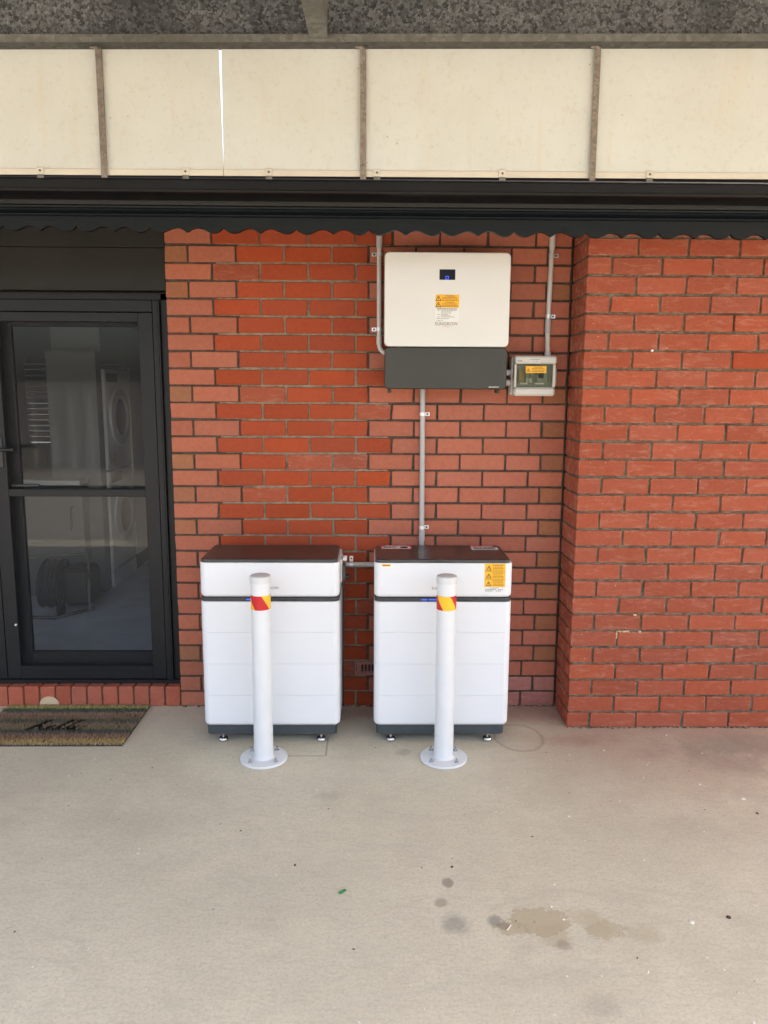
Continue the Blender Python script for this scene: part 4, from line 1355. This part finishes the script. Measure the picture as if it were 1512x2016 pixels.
def seg_d(px, py, a, b):
    ax, ay, bx, by = *a, *b
    dx, dy = bx - ax, by - ay
    t = max(0, min(1, ((px - ax) * dx + (py - ay) * dy) / (dx * dx + dy * dy + 1e-9)))
    return math.hypot(px - ax - t * dx, py - ay - t * dy)
STRIPES = [(0, (.30, .20, .11)), (.035, (.42, .28, .05)), (.085, (.30, .20, .08)), (.13, (.27, .13, .08)), (.22, (.17, .12, .08)), (.26, (.075, .075, .09)), (.305, (.08, .12, .045)), (.345, (.22, .13, .07)),
           (.42, (.22, .15, .08)), (.50, (.13, .10, .08)), (.56, (.09, .12, .05)), (.60, (.23, .13, .08)), (.70, (.28, .15, .10)), (.78, (.10, .09, .10)), (.825, (.05, .13, .05)), (.89, (.42, .30, .07)), (.95, (.28, .17, .07))]
m = MB()
cols = []
for i in range(24000):
    x, y = rnd.uniform(mx0, mx1), rnd.uniform(my0, my1)
    v = (y - my0) / (my1 - my0) + rnd.gauss(0, .012)
    c3 = STRIPES[0][1]
    for a, cc in STRIPES:
        if v >= a: c3 = cc
    k = rnd.uniform(.8, 1.4)
    gy = sum(c3) / 3
    c3 = tuple((q * .72 + gy * w3 * .28) * k * 1.2 for q, w3 in zip(c3, (1.25, 1.0, .7)))
    u, w = (x + .696) / 1.18, (y + .330)
    if -.02 < u < .27 and -.02 < w < .14:
        d = min(seg_d(u, w, s[j], s[j + 1]) for s in HEL for j in range(len(s) - 1))
        if d < .0075 and rnd.random() < (.97 if u < .2 else .45):
            c3 = (.012, .011, .010)
    a = rnd.uniform(0, math.tau)
    wd = .0016
    h = rnd.uniform(.008, .014)
    lx, ly = rnd.gauss(0, .004), rnd.gauss(0, .004)
    b = len(m.v)
    m.v += [(x - wd * math.cos(a), y - wd * math.sin(a), .006), (x + wd * math.cos(a), y + wd * math.sin(a), .006), (x + lx + wd * math.cos(a) * .6, y + ly + wd * .6 * math.sin(a), .006 + h), (x + lx - wd * math.cos(a) * .6, y + ly - wd * .6 * math.sin(a), .006 + h)]
    m.f.append((b, b + 1, b + 2, b + 3))
    m.mi.append(0)
    cols += [(*c3, 1)] * 4
t = NT('coir_pile')
at = t.node('Attribute', attribute_name='fibre')
MAT['coir'] = t.fin(at.outputs['Color'], 0.9, 0, 0.1)
o = m.build('coir_pile', 'coir', mat_o, recalc=False)
o['kind'] = 'stuff'
att = o.data.color_attributes.new('fibre', 'FLOAT_COLOR', 'POINT')
att.data.foreach_set('color', [q for c4 in cols for q in c4])

# ------------------------------------------------------------------ small things on the floor
m = MB()
m.lathe([(.050, -.004), (.054, 0), (.050, .004)], (0, 0, 0), 28, 'y')
m.v = [(x - .716, y - .0065, max(-.0, z * .82 + .012)) for x, y, z in m.v]
tag(m.build('stone_disc', 'stone', smooth=40), 'flat sandstone disc leaning on the brick step behind the mat', 'stone')
m = MB()
m.tube([(.934, -1.595, .004), (.953, -1.580, .004), (.957, -1.585, .004), (.940, -1.601, .004), (.933, -1.597, .004)], .0022, 8)
tag(m.build('green_clip', 'green', smooth=60), 'small green plastic clip on the concrete floor', 'clip')
m = MB()
m.tube([(1.482, -1.785, .0025), (1.492, -1.772, .003), (1.498, -1.762, .0025)], .0022, 8)
tag(m.build('pale_twig', 'debris', smooth=60), 'pale twig lying on the tan stain', 'twig')
dots = [(2.225, -1.727, 'leafbit', .008), (2.092, -1.75, 'debris', .009)]
for x, y, mt, r in dots:
    m = MB()
    m.lathe([(r, 0), (r * .9, .003), (r * .3, .0045)], (x, y, 0), 12)
    tag(m.build('pebble', mt, smooth=60), ('black seed' if mt == 'leafbit' else 'white pebble') + ' on the bare floor at the lower right', 'pebble')
for nm, mt, N, lab in (('pale_litter', 'debris', 260, 'scattered pale chips and wood shavings on the concrete'), ('dark_litter', 'leafbit', 110, 'scattered dark leaf crumbs on the concrete')):
    m = MB()
    for i in range(N):
        x, y = rnd.uniform(-1.2, 3.4), -rnd.uniform(.5, 2.6) if rnd.random() < .9 else -rnd.uniform(.02, .6)
        if math.hypot(x - .537, y + .612) < .13 or math.hypot(x - 1.383, y + .614) < .13 or (x > 2.0 and y > -.3) or (x < -.1 and y > -.52):
            continue
        s = rnd.uniform(.0025, .0075) * (1 if rnd.random() < .93 else 1.8)
        a = rnd.uniform(0, math.tau)
        n_ = 5
        ring = [(x + s * rnd.uniform(.5, 1.1) * math.cos(2 * math.pi * k / n_) * math.cos(a) - s * .45 * math.sin(2 * math.pi * k / n_) * math.sin(a),
                 y + s * rnd.uniform(.5, 1.1) * math.cos(2 * math.pi * k / n_) * math.sin(a) + s * .45 * math.sin(2 * math.pi * k / n_) * math.cos(a)) for k in range(n_)]
        vs_ = [(px, py, .0003) for px, py in ring] + [(x, y, .0003 + s * .5)]
        m.add(vs_, [(k, (k + 1) % n_, n_) for k in range(n_)])
    tag(m.build(nm, mt, recalc=False), lab, 'litter', kind='stuff')
